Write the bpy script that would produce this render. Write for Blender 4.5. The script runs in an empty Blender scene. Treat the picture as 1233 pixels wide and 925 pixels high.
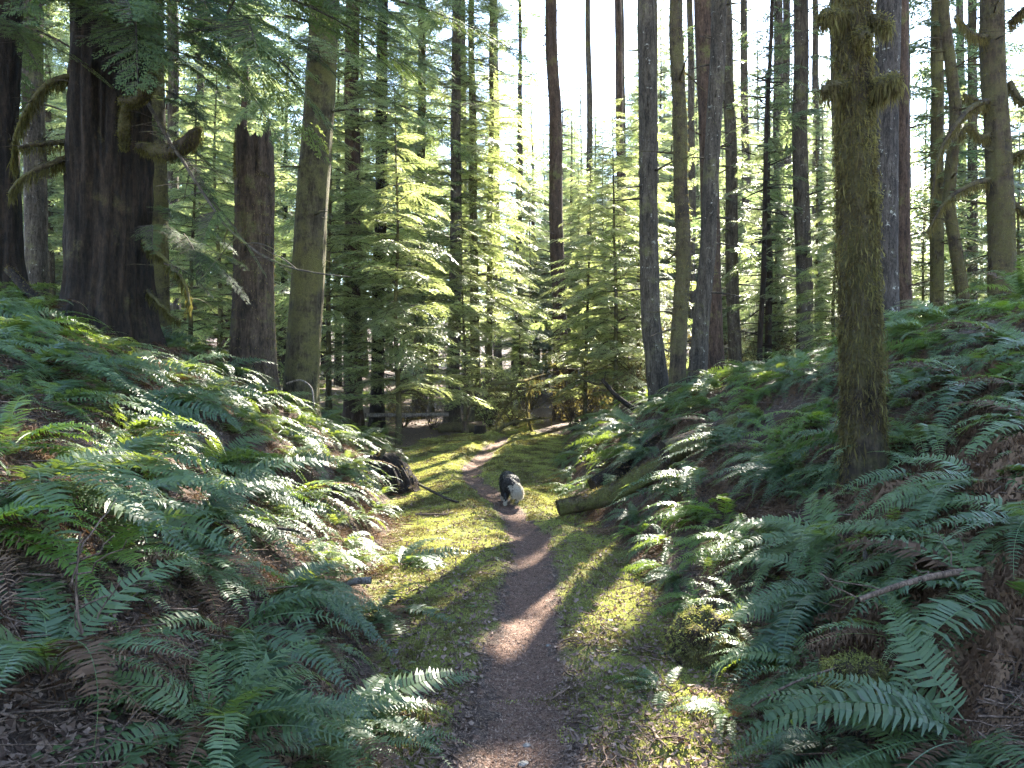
import bpy, math, random
import numpy as np
from mathutils import Vector, Matrix

SC = bpy.context.scene
COL = SC.collection
rad = math.radians
# ------------------------------------------------------------------ camera, sky, sun, exposure
F = 926.0; CX = 616.5; CY = 462.5; EYE = 1.6
cam_d = bpy.data.cameras.new('camera'); cam = bpy.data.objects.new('camera', cam_d); COL.objects.link(cam)
cam_d.sensor_width = 36.0; cam_d.lens = 36.0 * F / 1233.0
cam_d.clip_start = 0.05; cam_d.clip_end = 3000
cam.location = (0, 0, EYE); cam.rotation_euler = (rad(90), 0, 0)
SC.camera = cam
SUN_EL, SUN_AZ = rad(40), rad(21)              # azimuth measured from +Y towards +X
world = bpy.data.worlds.new('World'); SC.world = world; world.use_nodes = True
wn = world.node_tree; bg = wn.nodes['Background']
sky = wn.nodes.new('ShaderNodeTexSky'); sky.sky_type = 'NISHITA'; sky.sun_disc = False
sky.sun_elevation = SUN_EL; sky.sun_rotation = SUN_AZ
sky.air_density = 1.0; sky.dust_density = 0.2; sky.ozone_density = 1.0
wb = wn.nodes.new('ShaderNodeMix'); wb.data_type = 'RGBA'; wb.blend_type = 'MULTIPLY'; wb.inputs[0].default_value = 1; wb.inputs[7].default_value = (1.0, .965, .93, 1)
wn.links.new(sky.outputs[0], wb.inputs[6]); wn.links.new(wb.outputs[2], bg.inputs[0]); bg.inputs[1].default_value = 0.12
sun_d = bpy.data.lights.new('sun', 'SUN'); sun_d.energy = 5.0; sun_d.angle = rad(0.5); sun_d.color = (1, 0.93, 0.80)
sun = bpy.data.objects.new('sun', sun_d); COL.objects.link(sun)
SUNV = np.array([math.sin(SUN_AZ) * math.cos(SUN_EL), math.cos(SUN_AZ) * math.cos(SUN_EL), math.sin(SUN_EL)])
sun.rotation_euler = Vector(tuple(SUNV)).to_track_quat('Z', 'Y').to_euler()
sun.location = (10, 30, 40)
vs = SC.view_settings; vs.view_transform = 'Standard'; vs.look = 'None'; vs.gamma = 1; vs.use_curve_mapping = False
vs.exposure = 3.3
SC.render.engine = 'CYCLES'
cy = SC.cycles; cy.use_denoising = True; cy.denoising_prefilter = 'NONE'; cy.max_bounces = 8; cy.diffuse_bounces = 4; cy.glossy_bounces = 2
cy.transmission_bounces = 4; cy.transparent_max_bounces = 4; cy.use_adaptive_sampling = True; cy.adaptive_threshold = 0.02
cy.sample_clamp_indirect = 6; cy.caustics_reflective = False; cy.caustics_refractive = False

# ------------------------------------------------------------------ helpers
def W(px, py, Y): return np.array([(px - CX) / F * Y, Y, EYE - (py - CY) / F * Y])
def X(px, Y): return (px - CX) / F * Y
def rs(seed): return np.random.RandomState(seed)

def _h(i, j, k):
    n = (i.astype(np.int64) * 374761393 + j.astype(np.int64) * 668265263 + k.astype(np.int64) * 2147483647 // 3) & 0x7fffffff
    n = ((n ^ (n >> 13)) * 1274126177) & 0x7fffffff
    n = ((n ^ (n >> 16)) * 2654435 + 12345) & 0x7fffffff
    return (n & 0xffff) / 65535.0
def vnoise(p):
    p = np.asarray(p, float); i = np.floor(p).astype(np.int64); f = p - i; f = f * f * (3 - 2 * f)
    r = 0
    for a in (0, 1):
        for b in (0, 1):
            for c in (0, 1):
                w = (f[..., 0] if a else 1 - f[..., 0]) * (f[..., 1] if b else 1 - f[..., 1]) * (f[..., 2] if c else 1 - f[..., 2])
                r = r + w * _h(i[..., 0] + a, i[..., 1] + b, i[..., 2] + c)
    return r
def fbm(p, o=4):
    p = np.asarray(p, float); r = 0; a = 1; s = 0
    for k in range(o):
        r = r + a * vnoise(p + 17.3 * k); s += a; a *= 0.5; p = p * 2.03
    return r / s
def n2(x, y, sc, o=3, off=0.0):
    x = np.asarray(x, float); y = np.asarray(y, float)
    return fbm(np.stack([x * sc + off, y * sc + off * 1.7, np.zeros_like(x) + off], -1), o)

class MB:
    def __init__(s): s.v = []; s.f = []; s.m = []; s.a = []; s.n = 0
    def quads(s, V, mat=0, var=None):
        V = np.asarray(V, float).reshape(-1, 4, 3); k = len(V)
        if k == 0: return
        s.v.append(V.reshape(-1, 3)); s.f.append(np.arange(k * 4).reshape(-1, 4) + s.n); s.n += k * 4
        s.m.append(np.full(k, mat)); s.a.append(np.full(k, 0.5) if var is None else np.broadcast_to(var, (k,)))
    def grid(s, P, closed=True, mat=0, var=0.5):
        P = np.asarray(P, float); r, c = P.shape[:2]
        idx = np.arange(r * c).reshape(r, c) + s.n
        if closed: nx = np.roll(idx, -1, 1); a = idx[:-1]; b = nx[:-1]; d = nx[1:]; e = idx[1:]
        else: a = idx[:-1, :-1]; b = idx[:-1, 1:]; d = idx[1:, 1:]; e = idx[1:, :-1]
        f = np.stack([a, b, d, e], -1).reshape(-1, 4)
        s.v.append(P.reshape(-1, 3)); s.f.append(f); s.n += r * c
        s.m.append(np.full(len(f), mat)); s.a.append(np.full(len(f), float(var)))
    def mesh(s, name, mats, smooth=True):
        me = bpy.data.meshes.new(name)
        v = np.concatenate(s.v).astype(np.float32); f = np.concatenate(s.f).astype(np.int32)
        me.vertices.add(len(v)); me.vertices.foreach_set('co', v.ravel())
        me.loops.add(f.size); me.loops.foreach_set('vertex_index', f.ravel())
        me.polygons.add(len(f)); me.polygons.foreach_set('loop_start', np.arange(0, f.size, 4, dtype=np.int32))
        for m in mats: me.materials.append(m)
        me.polygons.foreach_set('material_index', np.concatenate(s.m).astype(np.int32))
        me.polygons.foreach_set('use_smooth', np.full(len(f), smooth))
        at = me.attributes.new('var', 'FLOAT', 'FACE'); at.data.foreach_set('value', np.concatenate(s.a).astype(np.float32))
        me.update(calc_edges=True)
        return me
    def build(s, name, mats, parent=None, loc=None, smooth=True):
        return link(name, s.mesh(name, mats, smooth), parent, loc)
def link(name, data, parent=None, loc=None):
    o = bpy.data.objects.new(name, data); COL.objects.link(o)
    if parent is not None: o.parent = parent
    if loc is not None: o.location = tuple(loc)
    return o
def tag(o, label=None, cat=None, group=None, kind=None):
    if label: o['label'] = label
    if cat: o['category'] = cat
    if group: o['group'] = group
    if kind: o['kind'] = kind
    return o

def smooth_pts(ctrl, n):
    c = np.asarray(ctrl, float); k = len(c)
    if k == 2: t = np.linspace(0, 1, n)[:, None]; return c[0] * (1 - t) + c[1] * t
    d = np.r_[0, np.cumsum(np.linalg.norm(np.diff(c[:, :3], axis=0), axis=1))]; u = np.linspace(0, d[-1], n)
    m = np.gradient(c, d, axis=0); i = np.clip(np.searchsorted(d, u, 'right') - 1, 0, k - 2)
    h = (d[i + 1] - d[i])[:, None]; t = ((u - d[i]) / (d[i + 1] - d[i]))[:, None]
    return ((2 * t**3 - 3 * t**2 + 1) * c[i] + (t**3 - 2 * t**2 + t) * h * m[i] + (-2 * t**3 + 3 * t**2) * c[i + 1] + (t**3 - t**2) * h * m[i + 1])
def frames(p):
    t = np.gradient(p, axis=0); t /= np.linalg.norm(t, axis=1)[:, None] + 1e-9
    ref = np.array([1.0, 0, 0]) if abs(t[0][0]) < 0.8 else np.array([0, 1.0, 0])
    A = np.zeros_like(p)
    for i in range(len(p)):
        ref = ref - t[i] * (ref @ t[i]); ref /= np.linalg.norm(ref) + 1e-9; A[i] = ref
    return t, A, np.cross(t, A)
def tube(mb, pts, r, seg=8, mat=0, amp=0.0, freq=3.0, stretch=0.2, cap0=None, cap1=None, seed=0.0, ridges=0, var=0.5):
    pts = np.asarray(pts, float); r = np.broadcast_to(np.asarray(r, float), (len(pts),))
    t, A, B = frames(pts); th = np.linspace(0, 2 * math.pi, seg, endpoint=False)
    c, s_ = np.cos(th), np.sin(th)
    R = np.repeat(r[:, None], seg, 1)
    if amp > 0:
        L = np.r_[0, np.cumsum(np.linalg.norm(np.diff(pts, axis=0), axis=1))]
        q = np.stack([np.repeat(c[None] * 1.0, len(pts), 0) * freq, np.repeat(s_[None] * 1.0, len(pts), 0) * freq, np.repeat(L[:, None], seg, 1) * stretch * freq / max(r.max(), .02)], -1) + seed
        nz = fbm(q, 4) - 0.5
        if ridges: 
            q2 = q * np.array([3, 3, 0.7]) + 9; nz = nz + ridges * (0.5 - np.abs(fbm(q2, 3) - 0.5) * 4)
        if seg >= 28: nz = nz + (fbm(q * np.array([4.5, 4.5, 3.0]) + 31, 3) - .5) * .55
        R = R * (1 + amp * nz * 2)
    P = pts[:, None] + A[:, None] * (R * c)[..., None] + B[:, None] * (R * s_)[..., None]
    mb.grid(P, True, mat, var)
    for cp, k in ((cap0, 0), (cap1, -1)):
        if cp is not None:
            ring = P[k]; ctr = pts[k] 
            rings = [ring + (ctr - ring) * f for f in (0, .35, .7, 1.0)]
            if k == -1 or True: rings = np.stack(rings)
            mb.grid(rings, True, cp, var)
    return P

# ------------------------------------------------------------------ materials
def mat(name):
    m = bpy.data.materials.new(name); m.use_nodes = True; nt = m.node_tree; nt.nodes.clear()
    out = nt.nodes.new('ShaderNodeOutputMaterial'); return m, nt, out
def N(nt, t, **kw):
    n = nt.nodes.new(t)
    for k, v in kw.items():
        if k in n.inputs.keys() if hasattr(n.inputs, 'keys') else False: n.inputs[k].default_value = v
        else: setattr(n, k, v)
    return n
def ramp(nt, src, stops):
    r = nt.nodes.new('ShaderNodeValToRGB'); e = r.color_ramp.elements
    while len(e) < len(stops): e.new(0.5)
    for k, (p, c) in enumerate(stops): e[k].position = p; e[k].color = (*c, 1) if len(c) == 3 else c
    nt.links.new(src, r.inputs[0]); return r.outputs[0]
def noise(nt, vec, scale, detail=6, rough=0.6, dist=0.0):
    n = nt.nodes.new('ShaderNodeTexNoise'); n.inputs['Scale'].default_value = scale; n.inputs['Detail'].default_value = detail
    n.inputs['Roughness'].default_value = rough; n.inputs['Distortion'].default_value = dist
    nt.links.new(vec, n.inputs['Vector']); return n.outputs['Fac']
def coord(nt, scale=(1, 1, 1)):
    tc = nt.nodes.new('ShaderNodeTexCoord'); mp = nt.nodes.new('ShaderNodeMapping'); mp.inputs['Scale'].default_value = scale
    nt.links.new(tc.outputs['Object'], mp.inputs[0]); return mp.outputs[0]
def mixc(nt, fac, a, b):
    n = nt.nodes.new('ShaderNodeMix'); n.data_type = 'RGBA'
    for s, v in ((0, fac), (6, a), (7, b)):
        if isinstance(v, (int, float)): n.inputs[s].default_value = v
        elif isinstance(v, tuple): n.inputs[s].default_value = (*v, 1)
        else: nt.links.new(v, n.inputs[s])
    return n.outputs[2]
def bsdf(nt, out, col, rough=0.8, spec=0.3, bump=None, bstr=0.5, bdist=0.02, trans=None, tfac=0.4):
    b = nt.nodes.new('ShaderNodeBsdfPrincipled')
    if isinstance(col, tuple): b.inputs['Base Color'].default_value = (*col, 1)
    else: nt.links.new(col, b.inputs['Base Color'])
    b.inputs['Roughness'].default_value = rough; b.inputs['Specular IOR Level'].default_value = spec
    if bump is not None:
        bp = nt.nodes.new('ShaderNodeBump'); bp.inputs['Strength'].default_value = bstr; bp.inputs['Distance'].default_value = bdist
        nt.links.new(bump, bp.inputs['Height']); nt.links.new(bp.outputs[0], b.inputs['Normal'])
    if trans is None: nt.links.new(b.outputs[0], out.inputs[0]); return b
    t = nt.nodes.new('ShaderNodeBsdfTranslucent')
    if isinstance(trans, tuple): t.inputs[0].default_value = (*trans, 1)
    else: nt.links.new(trans, t.inputs[0])
    mx = nt.nodes.new('ShaderNodeMixShader'); mx.inputs[0].default_value = tfac
    nt.links.new(b.outputs[0], mx.inputs[1]); nt.links.new(t.outputs[0], mx.inputs[2]); nt.links.new(mx.outputs[0], out.inputs[0]); return b
def leaf_mat(name, c0, c1, t0, t1, rough=0.5, spec=0.4, tfac=0.45, objvar=0.5):
    m, nt, out = mat(name)
    at = nt.nodes.new('ShaderNodeAttribute'); at.attribute_name = 'var'
    oi = nt.nodes.new('ShaderNodeObjectInfo')
    mm = nt.nodes.new('ShaderNodeMix'); mm.data_type = 'FLOAT'; mm.inputs[0].default_value = objvar
    nt.links.new(at.outputs['Fac'], mm.inputs[2]); nt.links.new(oi.outputs['Random'], mm.inputs[3])
    c = ramp(nt, mm.outputs[0], [(0.1, c0), (0.9, c1)]); t = ramp(nt, mm.outputs[0], [(0.1, t0), (0.9, t1)])
    bsdf(nt, out, c, rough, spec, trans=t, tfac=tfac); return m
def bark_mat(name, c0, c1, moss=0.0, mc=(0.09, 0.10, 0.02), sc=16, lich=0.0, bd=0.03):
    m, nt, out = mat(name); c0 = tuple(x * .66 for x in c0); c1 = tuple(x * .78 for x in c1)
    v = coord(nt, (1, 1, 0.16)); v2 = coord(nt)
    n1a = noise(nt, v, sc, 10, 0.72, 0.5); n3 = noise(nt, v2, 2.2, 8, 0.75); nb = noise(nt, coord(nt, (1, 1, .35)), sc * 3.2, 6, 0.75)
    n1 = mixc(nt, 0.42, n1a, nb)
    c = ramp(nt, n1, [(0.40, tuple(x * .22 for x in c0)), (0.47, c0), (0.56, tuple(.5 * (a + b) for a, b in zip(c0, c1))), (0.64, c1)])
    big = ramp(nt, n3, [(.35, (.55, .55, .55)), (.65, (1.25, 1.22, 1.18))]); mu = nt.nodes.new('ShaderNodeMix'); mu.data_type = 'RGBA'; mu.blend_type = 'MULTIPLY'; mu.inputs[0].default_value = 1
    nt.links.new(c, mu.inputs[6]); nt.links.new(big, mu.inputs[7]); c = mu.outputs[2]
    if lich > 0:
        n4 = noise(nt, v2, 9, 8, 0.75)
        l = ramp(nt, n4, [(0.62 - lich * .2, (0, 0, 0)), (0.66 - lich * .2, (1, 1, 1))])
        c = mixc(nt, l, c, (0.26, 0.255, 0.23))
    hgt = n1
    if moss > 0:
        fm = ramp(nt, n3, [(0.68 - moss * .45, (0, 0, 0)), (0.80 - moss * .4, (1, 1, 1))])
        n5 = noise(nt, v2, 60, 4, 0.7); mcol = ramp(nt, n5, [(0.3, tuple(x * .5 for x in mc)), (0.7, tuple(x * 1.5 for x in mc))])
        c = mixc(nt, fm, c, mcol); hgt = mixc(nt, fm, n1, n5)
    bsdf(nt, out, c, 0.9, 0.2, bump=hgt, bstr=1.0, bdist=bd); return m

M = {}
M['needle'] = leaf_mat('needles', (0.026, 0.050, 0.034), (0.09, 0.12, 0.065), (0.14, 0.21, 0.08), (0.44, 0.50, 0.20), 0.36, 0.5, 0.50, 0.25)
M['needle_lit'] = leaf_mat('lit_needles', (0.06, 0.09, 0.045), (0.13, 0.16, 0.08), (0.28, 0.37, 0.10), (0.60, 0.64, 0.24), 0.36, 0.5, 0.57, 0.2)  # lighter copy of the needles, backlight put into the colour
M['cedar'] = leaf_mat('cedar_needles', (0.022, 0.045, 0.026), (0.07, 0.10, 0.045), (0.10, 0.15, 0.03), (0.28, 0.34, 0.08), 0.6, 0.15, 0.42, 0.2)
M['fern'] = leaf_mat('fern_green', (0.022, 0.050, 0.024), (0.090, 0.140, 0.055), (0.12, 0.20, 0.03), (0.38, 0.46, 0.05), 0.44, 0.5, 0.33, 0.45)
M['fern_fresh'] = leaf_mat('fern_fresh_green', (0.05, 0.11, 0.02), (0.10, 0.17, 0.03), (0.22, 0.36, 0.02), (0.4, 0.5, 0.04), 0.4, 0.5, 0.45, 0.4)
M['fern_dead'] = leaf_mat('dead_frond', (0.045, 0.024, 0.013), (0.215, 0.135, 0.088), (0.12, 0.06, 0.02), (0.24, 0.15, 0.08), 0.8, 0.12, 0.2, 0.2)
M['moss_leaf'] = leaf_mat('moss_strands', (0.050, 0.034, 0.018), (0.13, 0.112, 0.04), (0.12, 0.09, 0.03), (0.38, 0.33, 0.10), 0.85, 0.1, 0.4, 0.1)
M['moss_dark'] = leaf_mat('dark_moss_strands', (0.022, 0.018, 0.008), (0.065, 0.06, 0.02), (0.09, 0.08, 0.02), (0.28, 0.26, 0.06), 0.9, 0.05, 0.4, 0.1)
M['moss_grnd'] = leaf_mat('ground_moss', (0.10, 0.082, 0.032), (0.25, 0.26, 0.075), (0.14, 0.12, 0.035), (0.44, 0.46, 0.11), 0.85, 0.12, 0.35, 0.0)
M['litter'] = leaf_mat('dry_leaf', (0.06, 0.036, 0.026), (0.25, 0.175, 0.135), (0.10, 0.05, 0.025), (0.2, 0.12, 0.06), 0.75, 0.2, 0.15, 0.0)
M['bark_dark'] = bark_mat('dark_cedar_bark', (0.016, 0.011, 0.008), (0.055, 0.036, 0.025), 0.25, (0.05, 0.046, 0.018), 12)
M['bark_red'] = bark_mat('reddish_bark', (0.055, 0.033, 0.024), (0.15, 0.098, 0.072), 0.3, (0.08, 0.08, 0.025), 16)
M['bark_snag'] = bark_mat('snag_bark', (0.05, 0.034, 0.024), (0.15, 0.105, 0.075), 0.35, (0.08, 0.08, 0.03), 14)
M['bark_grey'] = bark_mat('grey_bark', (0.055, 0.044, 0.034), (0.155, 0.13, 0.105), 0.3, (0.08, 0.078, 0.03), 18, 0.04)
M['bark_lich'] = bark_mat('lichened_bark', (0.04, 0.032, 0.028), (0.125, 0.105, 0.095), 0.2, (0.08, 0.08, 0.03), 18, 0.10)
M['bark_moss'] = bark_mat('mossy_bark', (0.05, 0.036, 0.024), (0.14, 0.10, 0.066), 0.55, (0.07, 0.062, 0.024), 18)
M['bark_olive'] = bark_mat('olive_bark', (0.06, 0.048, 0.028), (0.175, 0.145, 0.09), 0.55, (0.095, 0.088, 0.03), 18)
M['twig'] = bark_mat('twig_bark', (0.06, 0.045, 0.035), (0.16, 0.13, 0.10), 0.3, (0.10, 0.11, 0.02), 40, 0, 0.005)
M['stick'] = bark_mat('dry_stick', (0.13, 0.085, 0.06), (0.36, 0.25, 0.19), 0.1, (0.10, 0.11, 0.02), 40, 0, 0.005)
M['deadwood'] = bark_mat('grey_dead_wood', (0.16, 0.13, 0.115), (0.42, 0.38, 0.35), 0.1, (0.1, 0.11, 0.02), 30, 0, 0.01)
M['rot'] = bark_mat('rotten_wood', (0.05, 0.034, 0.024), (0.16, 0.10, 0.07), 0.5, (0.11, 0.11, 0.03), 16)
M['cutwood'] = bark_mat('log_end', (0.05, 0.035, 0.025), (0.14, 0.10, 0.075), 0.0, sc=30)
def simple(name, c0, c1, sc, rough=0.8, bd=0.01, spec=0.3):
    m, nt, out = mat(name); n = noise(nt, coord(nt), sc, 8, 0.7)
    bsdf(nt, out, ramp(nt, n, [(0.35, c0), (0.65, c1)]), rough, spec, bump=n, bstr=0.8, bdist=bd); return m
M['rock'] = simple('grey_stone', (0.06, 0.055, 0.05), (0.20, 0.185, 0.17), 14)
M['mossball'] = simple('moss_cushion', (0.05, 0.06, 0.012), (0.16, 0.17, 0.03), 30, 0.95, 0.02, 0.05)

# ground material: duff and moss chosen by a vertex mask, broken up with noise
def ground_mat(path=False):
    m, nt, out = mat('trodden_path' if path else 'forest_duff')
    v = coord(nt); at = nt.nodes.new('ShaderNodeAttribute'); at.attribute_name = 'moss'
    n1 = noise(nt, v, 24, 10, 0.75); n2_ = noise(nt, v, 3.2, 6, 0.6); n3 = noise(nt, v, 110, 5, 0.8)
    if path:
        c = ramp(nt, n1, [(0.36, (0.028, 0.015, 0.010)), (0.5, (0.105, 0.056, 0.036)), (0.64, (0.235, 0.142, 0.10))])
        c2 = ramp(nt, n3, [(0.40, (0.03, 0.017, 0.012)), (0.60, (0.25, 0.16, 0.122))]); c = mixc(nt, 0.5, c, c2)
    else:
        c = ramp(nt, n1, [(0.36, (0.014, 0.010, 0.007)), (0.5, (0.065, 0.043, 0.031)), (0.64, (0.19, 0.135, 0.105))])
        c2 = ramp(nt, n3, [(0.4, (0.018, 0.012, 0.009)), (0.65, (0.19, 0.135, 0.11))]); c = mixc(nt, 0.4, c, c2)
    md = nt.nodes.new('ShaderNodeMath'); md.operation = 'MULTIPLY_ADD'; nt.links.new(n2_, md.inputs[0]); md.inputs[1].default_value = 0.9
    nt.links.new(at.outputs['Fac'], md.inputs[2])
    f = ramp(nt, md.outputs[0], [(0.86, (0, 0, 0)), (1.0, (1, 1, 1))])
    mc = ramp(nt, n3, [(0.3, (0.05, 0.05, 0.018)), (0.5, (0.13, 0.13, 0.035)), (0.68, (0.26, 0.25, 0.075))])
    c = mixc(nt, f, c, mc)
    h = mixc(nt, 0.5, n1, n3)
    bsdf(nt, out, c, 0.9, 0.15, bump=h, bstr=1.0, bdist=0.025); return m
M['ground'] = ground_mat(); M['path'] = ground_mat(True)

# ------------------------------------------------------------------ terrain
def I(y, tbl):
    t = np.array(tbl, float); return np.interp(y, t[:, 0], t[:, 1])
def path_x(y): return I(y, [(-10, -.1), (2, 0), (3.15, 0.01), (4.4, .06), (6.2, .16), (7.6, .18), (9.2, .0), (10.6, -.28), (12, -.62), (13.5, -.72), (16, -.45), (19, -.05), (23, .3), (30, -.5), (60, -2)])
def path_w(y): return I(y, [(-10, .26), (3, .25), (5, .2), (7, .2), (9.5, .16), (11, .16), (14, .16), (16.5, .16), (18.5, .05), (19.2, -1), (60, -1)])
def foot_l(y): return I(y, [(-10, -.7), (2, -.65), (3.2, -.65), (5, -.95), (6.5, -1.2), (8.3, -1.3), (11, -1.75), (14, -2.0), (18, -2.8), (30, -5)])
def foot_r(y): return I(y, [(-10, 1.2), (2, 1.15), (3.2, 1.2), (5, 1.15), (7, 1.05), (9, .9), (11, .85), (14, .9), (18, 1.4), (25, 2.5), (40, 5)])
def smax(h, m): return h / (1 + (np.maximum(h, 0) / m) ** 4) ** .25
def softp(d, k=.25): return 0.5 * (d + np.sqrt(d * d + k * k)) - k * .5 * np.exp(-np.abs(d) / k)
def Hbase(x, y):
    x = np.asarray(x, float); y = np.asarray(y, float)
    z = I(y, [(-30, 0), (3, 0), (10, .02), (14, .12), (18, .3), (25, .6), (40, 1.0), (80, 3), (150, 11), (300, 26)])
    dl = softp(foot_l(y) - x); dr = softp(x - foot_r(y))
    hl = smax(dl * I(y, [(0, .66), (11, .72), (14, .5), (18, .25), (30, .08)]), I(y, [(0, 2.9), (11, 2.7), (14, 1.5), (18, .9), (30, .5)]))
    hr = smax(dr * I(y, [(0, .55), (8, .62), (11, .7), (14, .8), (20, .45), (30, .1)]), I(y, [(0, 3.0), (8, 2.9), (11, 1.9), (14, 1.35), (20, 1.0), (30, .6)]))
    return z + hl + hr
def Hd(x, y):
    z = Hbase(x, y); x = np.asarray(x, float); y = np.asarray(y, float)
    bank = np.clip(np.maximum(foot_l(y) - x, x - foot_r(y)), 0, 1)
    z = z + (n2(x, y, .9, 4, 3.1) - .5) * (0.10 + 0.45 * bank)
    pd = np.abs(x - path_x(y)) / np.maximum(path_w(y), .2)
    z = z - 0.05 * np.exp(-pd ** 2) + 0.03
    mm = np.exp(-((pd - 2.0) / 1.0) ** 2)
    z = z + mm * ((n2(x, y, 2.6, 3, 9.2) - .35) * .16 + (np.abs(n2(x, y, 6.5, 3, 2.9) - .5) - .12) * -.22)
    z = z + (n2(x, y, 11, 3, 5.7) - .5) * .03 * (1 + 2.5 * bank)
    return z
def H1(x, y): return float(Hd(np.array([x]), np.array([y]))[0])
def spacing(lo, hi, d, far_lo, far_hi, g=1.12):
    a = list(np.arange(lo, hi, d)); s = d
    while a[-1] < far_hi: s = min(s * g, 25); a.append(a[-1] + s)
    b = [lo]; s = d
    while b[-1] > far_lo: s = min(s * g, 25); b.append(b[-1] - s)
    return np.array(b[::-1][:-1] + a)
gx = spacing(-6, 6, .032, -160, 160); gy = spacing(1.6, 13, .034, -60, 240)
GX, GY = np.meshgrid(gx, gy)
GZ = Hd(GX, GY)
def moss_mask(x, y):
    a = np.clip((x - foot_l(y) + .25) / .5, 0, 1) * np.clip((foot_r(y) + .25 - x) / .5, 0, 1)
    pd = np.abs(x - path_x(y)) - path_w(y)
    a = a * np.clip(pd / .28 + .45, 0, 1) * np.where(y > 13, np.clip(2.2 - pd, 0.25, 1), 1) * I(y, [(2, .70), (3.6, .76), (4.6, .9), (6, 1.0), (13, .98), (20, .75), (40, .45)])
    return np.maximum(a, .18)
MM = moss_mask(GX, GY)
pm = (np.abs(GX - path_x(GY)) + (n2(GX, GY, 2.2, 3, 2.2) - .5) * .34 + (n2(GX, GY, 13, 3, 7.2) - .5) * .30) < path_w(GY)
pm &= GY > -5
r_, c_ = GX.shape
idx = np.arange(r_ * c_).reshape(r_, c_)
Q = np.stack([idx[:-1, :-1], idx[:-1, 1:], idx[1:, 1:], idx[1:, :-1]], -1).reshape(-1, 4)
qm = pm[:-1, :-1].reshape(-1)
VV = np.stack([GX, GY, GZ], -1).reshape(-1, 3)
def sub_sheet(name, sel, m):
    q = Q[sel]; u, inv = np.unique(q, return_inverse=True); b = MB()
    b.v.append(VV[u]); b.f.append(inv.reshape(-1, 4)); b.m.append(np.zeros(len(q))); b.a.append(np.full(len(q), .5)); b.n = len(u)
    o = b.build(name, [m]); at = o.data.attributes.new('moss', 'FLOAT', 'POINT'); at.data.foreach_set('value', MM.reshape(-1)[u].astype(np.float32))
    return tag(o, kind='structure')
sub_sheet('forest_ground', ~qm, M['ground']); sub_sheet('path', qm, M['path'])

def haze():
    mb = MB(); x0, x1, y0, y1, z0, z1 = -170, 170, -70, 250, -2, 44
    c = np.array([[x, y, z] for z in (z0, z1) for x, y in ((x0, y0), (x1, y0), (x1, y1), (x0, y1))], float)
    for f in ((0, 3, 2, 1), (4, 5, 6, 7), (0, 1, 5, 4), (1, 2, 6, 5), (2, 3, 7, 6), (3, 0, 4, 7)): mb.quads(c[list(f)][None])
    m, nt, out = mat('air'); v = nt.nodes.new('ShaderNodeVolumePrincipled'); v.inputs['Density'].default_value = HAZE; v.inputs['Color'].default_value = (.9, .94, 1, 1)
    v.inputs['Anisotropy'].default_value = 0.0; nt.links.new(v.outputs[0], out.inputs['Volume'])
    tag(mb.build('haze', [m], smooth=False), 'thin pale haze hanging among the trees', 'haze', kind='stuff')
HAZE = 0.0003
haze()
# ------------------------------------------------------------------ foliage templates
def bough_tpl(seed, L=2.4, step=.085, wid=.55, leaf=.062, lw=.0085, lstep=.026, spray=.9):
    """flat drooping spray: returns leaf quads (n,4,3) and lateral twig polylines, x along the bough"""
    r = rs(seed); Qs = []; tw = []
    xs = np.arange(.18, L, step)
    for x0 in xs:
        u = x0 / L
        for sd in (-1, 1):
            ll = wid * L * .5 * (min(1, u / .25 + .25)) * (1 - u) ** .62 * r.uniform(.6, 1.15) + .05
            ang = rad(r.uniform(42, 66)); d = np.array([math.cos(ang), sd * math.sin(ang), 0])
            sag = r.uniform(.15, .5)
            s = np.arange(.01, ll, lstep); k = len(s)
            if k < 1: continue
            P = np.array([x0 + r.uniform(-.03, .03), 0, 0]) + d * s[:, None]; P[:, 2] -= sag * s ** 2
            P[:, 2] += r.uniform(-.04, .04)
            tw.append(P[[0, -1]])
            for s2 in (-1, 1):
                a2 = ang * sd + s2 * np.radians(r.uniform(28, 60, k)); lz = r.uniform(-.35, .1, k)
                dl = np.stack([np.cos(a2), np.sin(a2), lz], -1); dl /= np.linalg.norm(dl, axis=1)[:, None]
                le = leaf * spray * (1.25 - .6 * s / ll) * r.uniform(.6, 1.4, k); w = lw * r.uniform(.7, 1.4, k)
                sdv = np.stack([-np.sin(a2), np.cos(a2), r.uniform(-.7, .7, k)], -1); sdv /= np.linalg.norm(sdv, axis=1)[:, None]
                b = P + r.normal(0, .004, (k, 3)); tip = b + dl * le[:, None]; mid = b + dl * (le * .45)[:, None]
                Qs.append(np.stack([b, mid + sdv * w[:, None], tip, mid - sdv * w[:, None]], 1))
    return np.concatenate(Qs), tw, L
TPL_MID = [bough_tpl(10 + i, 2.4, .085, .62, .075, .011, .034) for i in range(5)]
TPL_NEAR = [bough_tpl(30 + i, 2.0, .05, .6, .05, .0062, .018) for i in range(4)]
TPL_FAR = [bough_tpl(50 + i, 2.4, .15, .62, .16, .026, .085) for i in range(4)]
TPL_CAN = [bough_tpl(70 + i, 3.0, .30, .7, .36, .07, .20) for i in range(3)]

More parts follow.
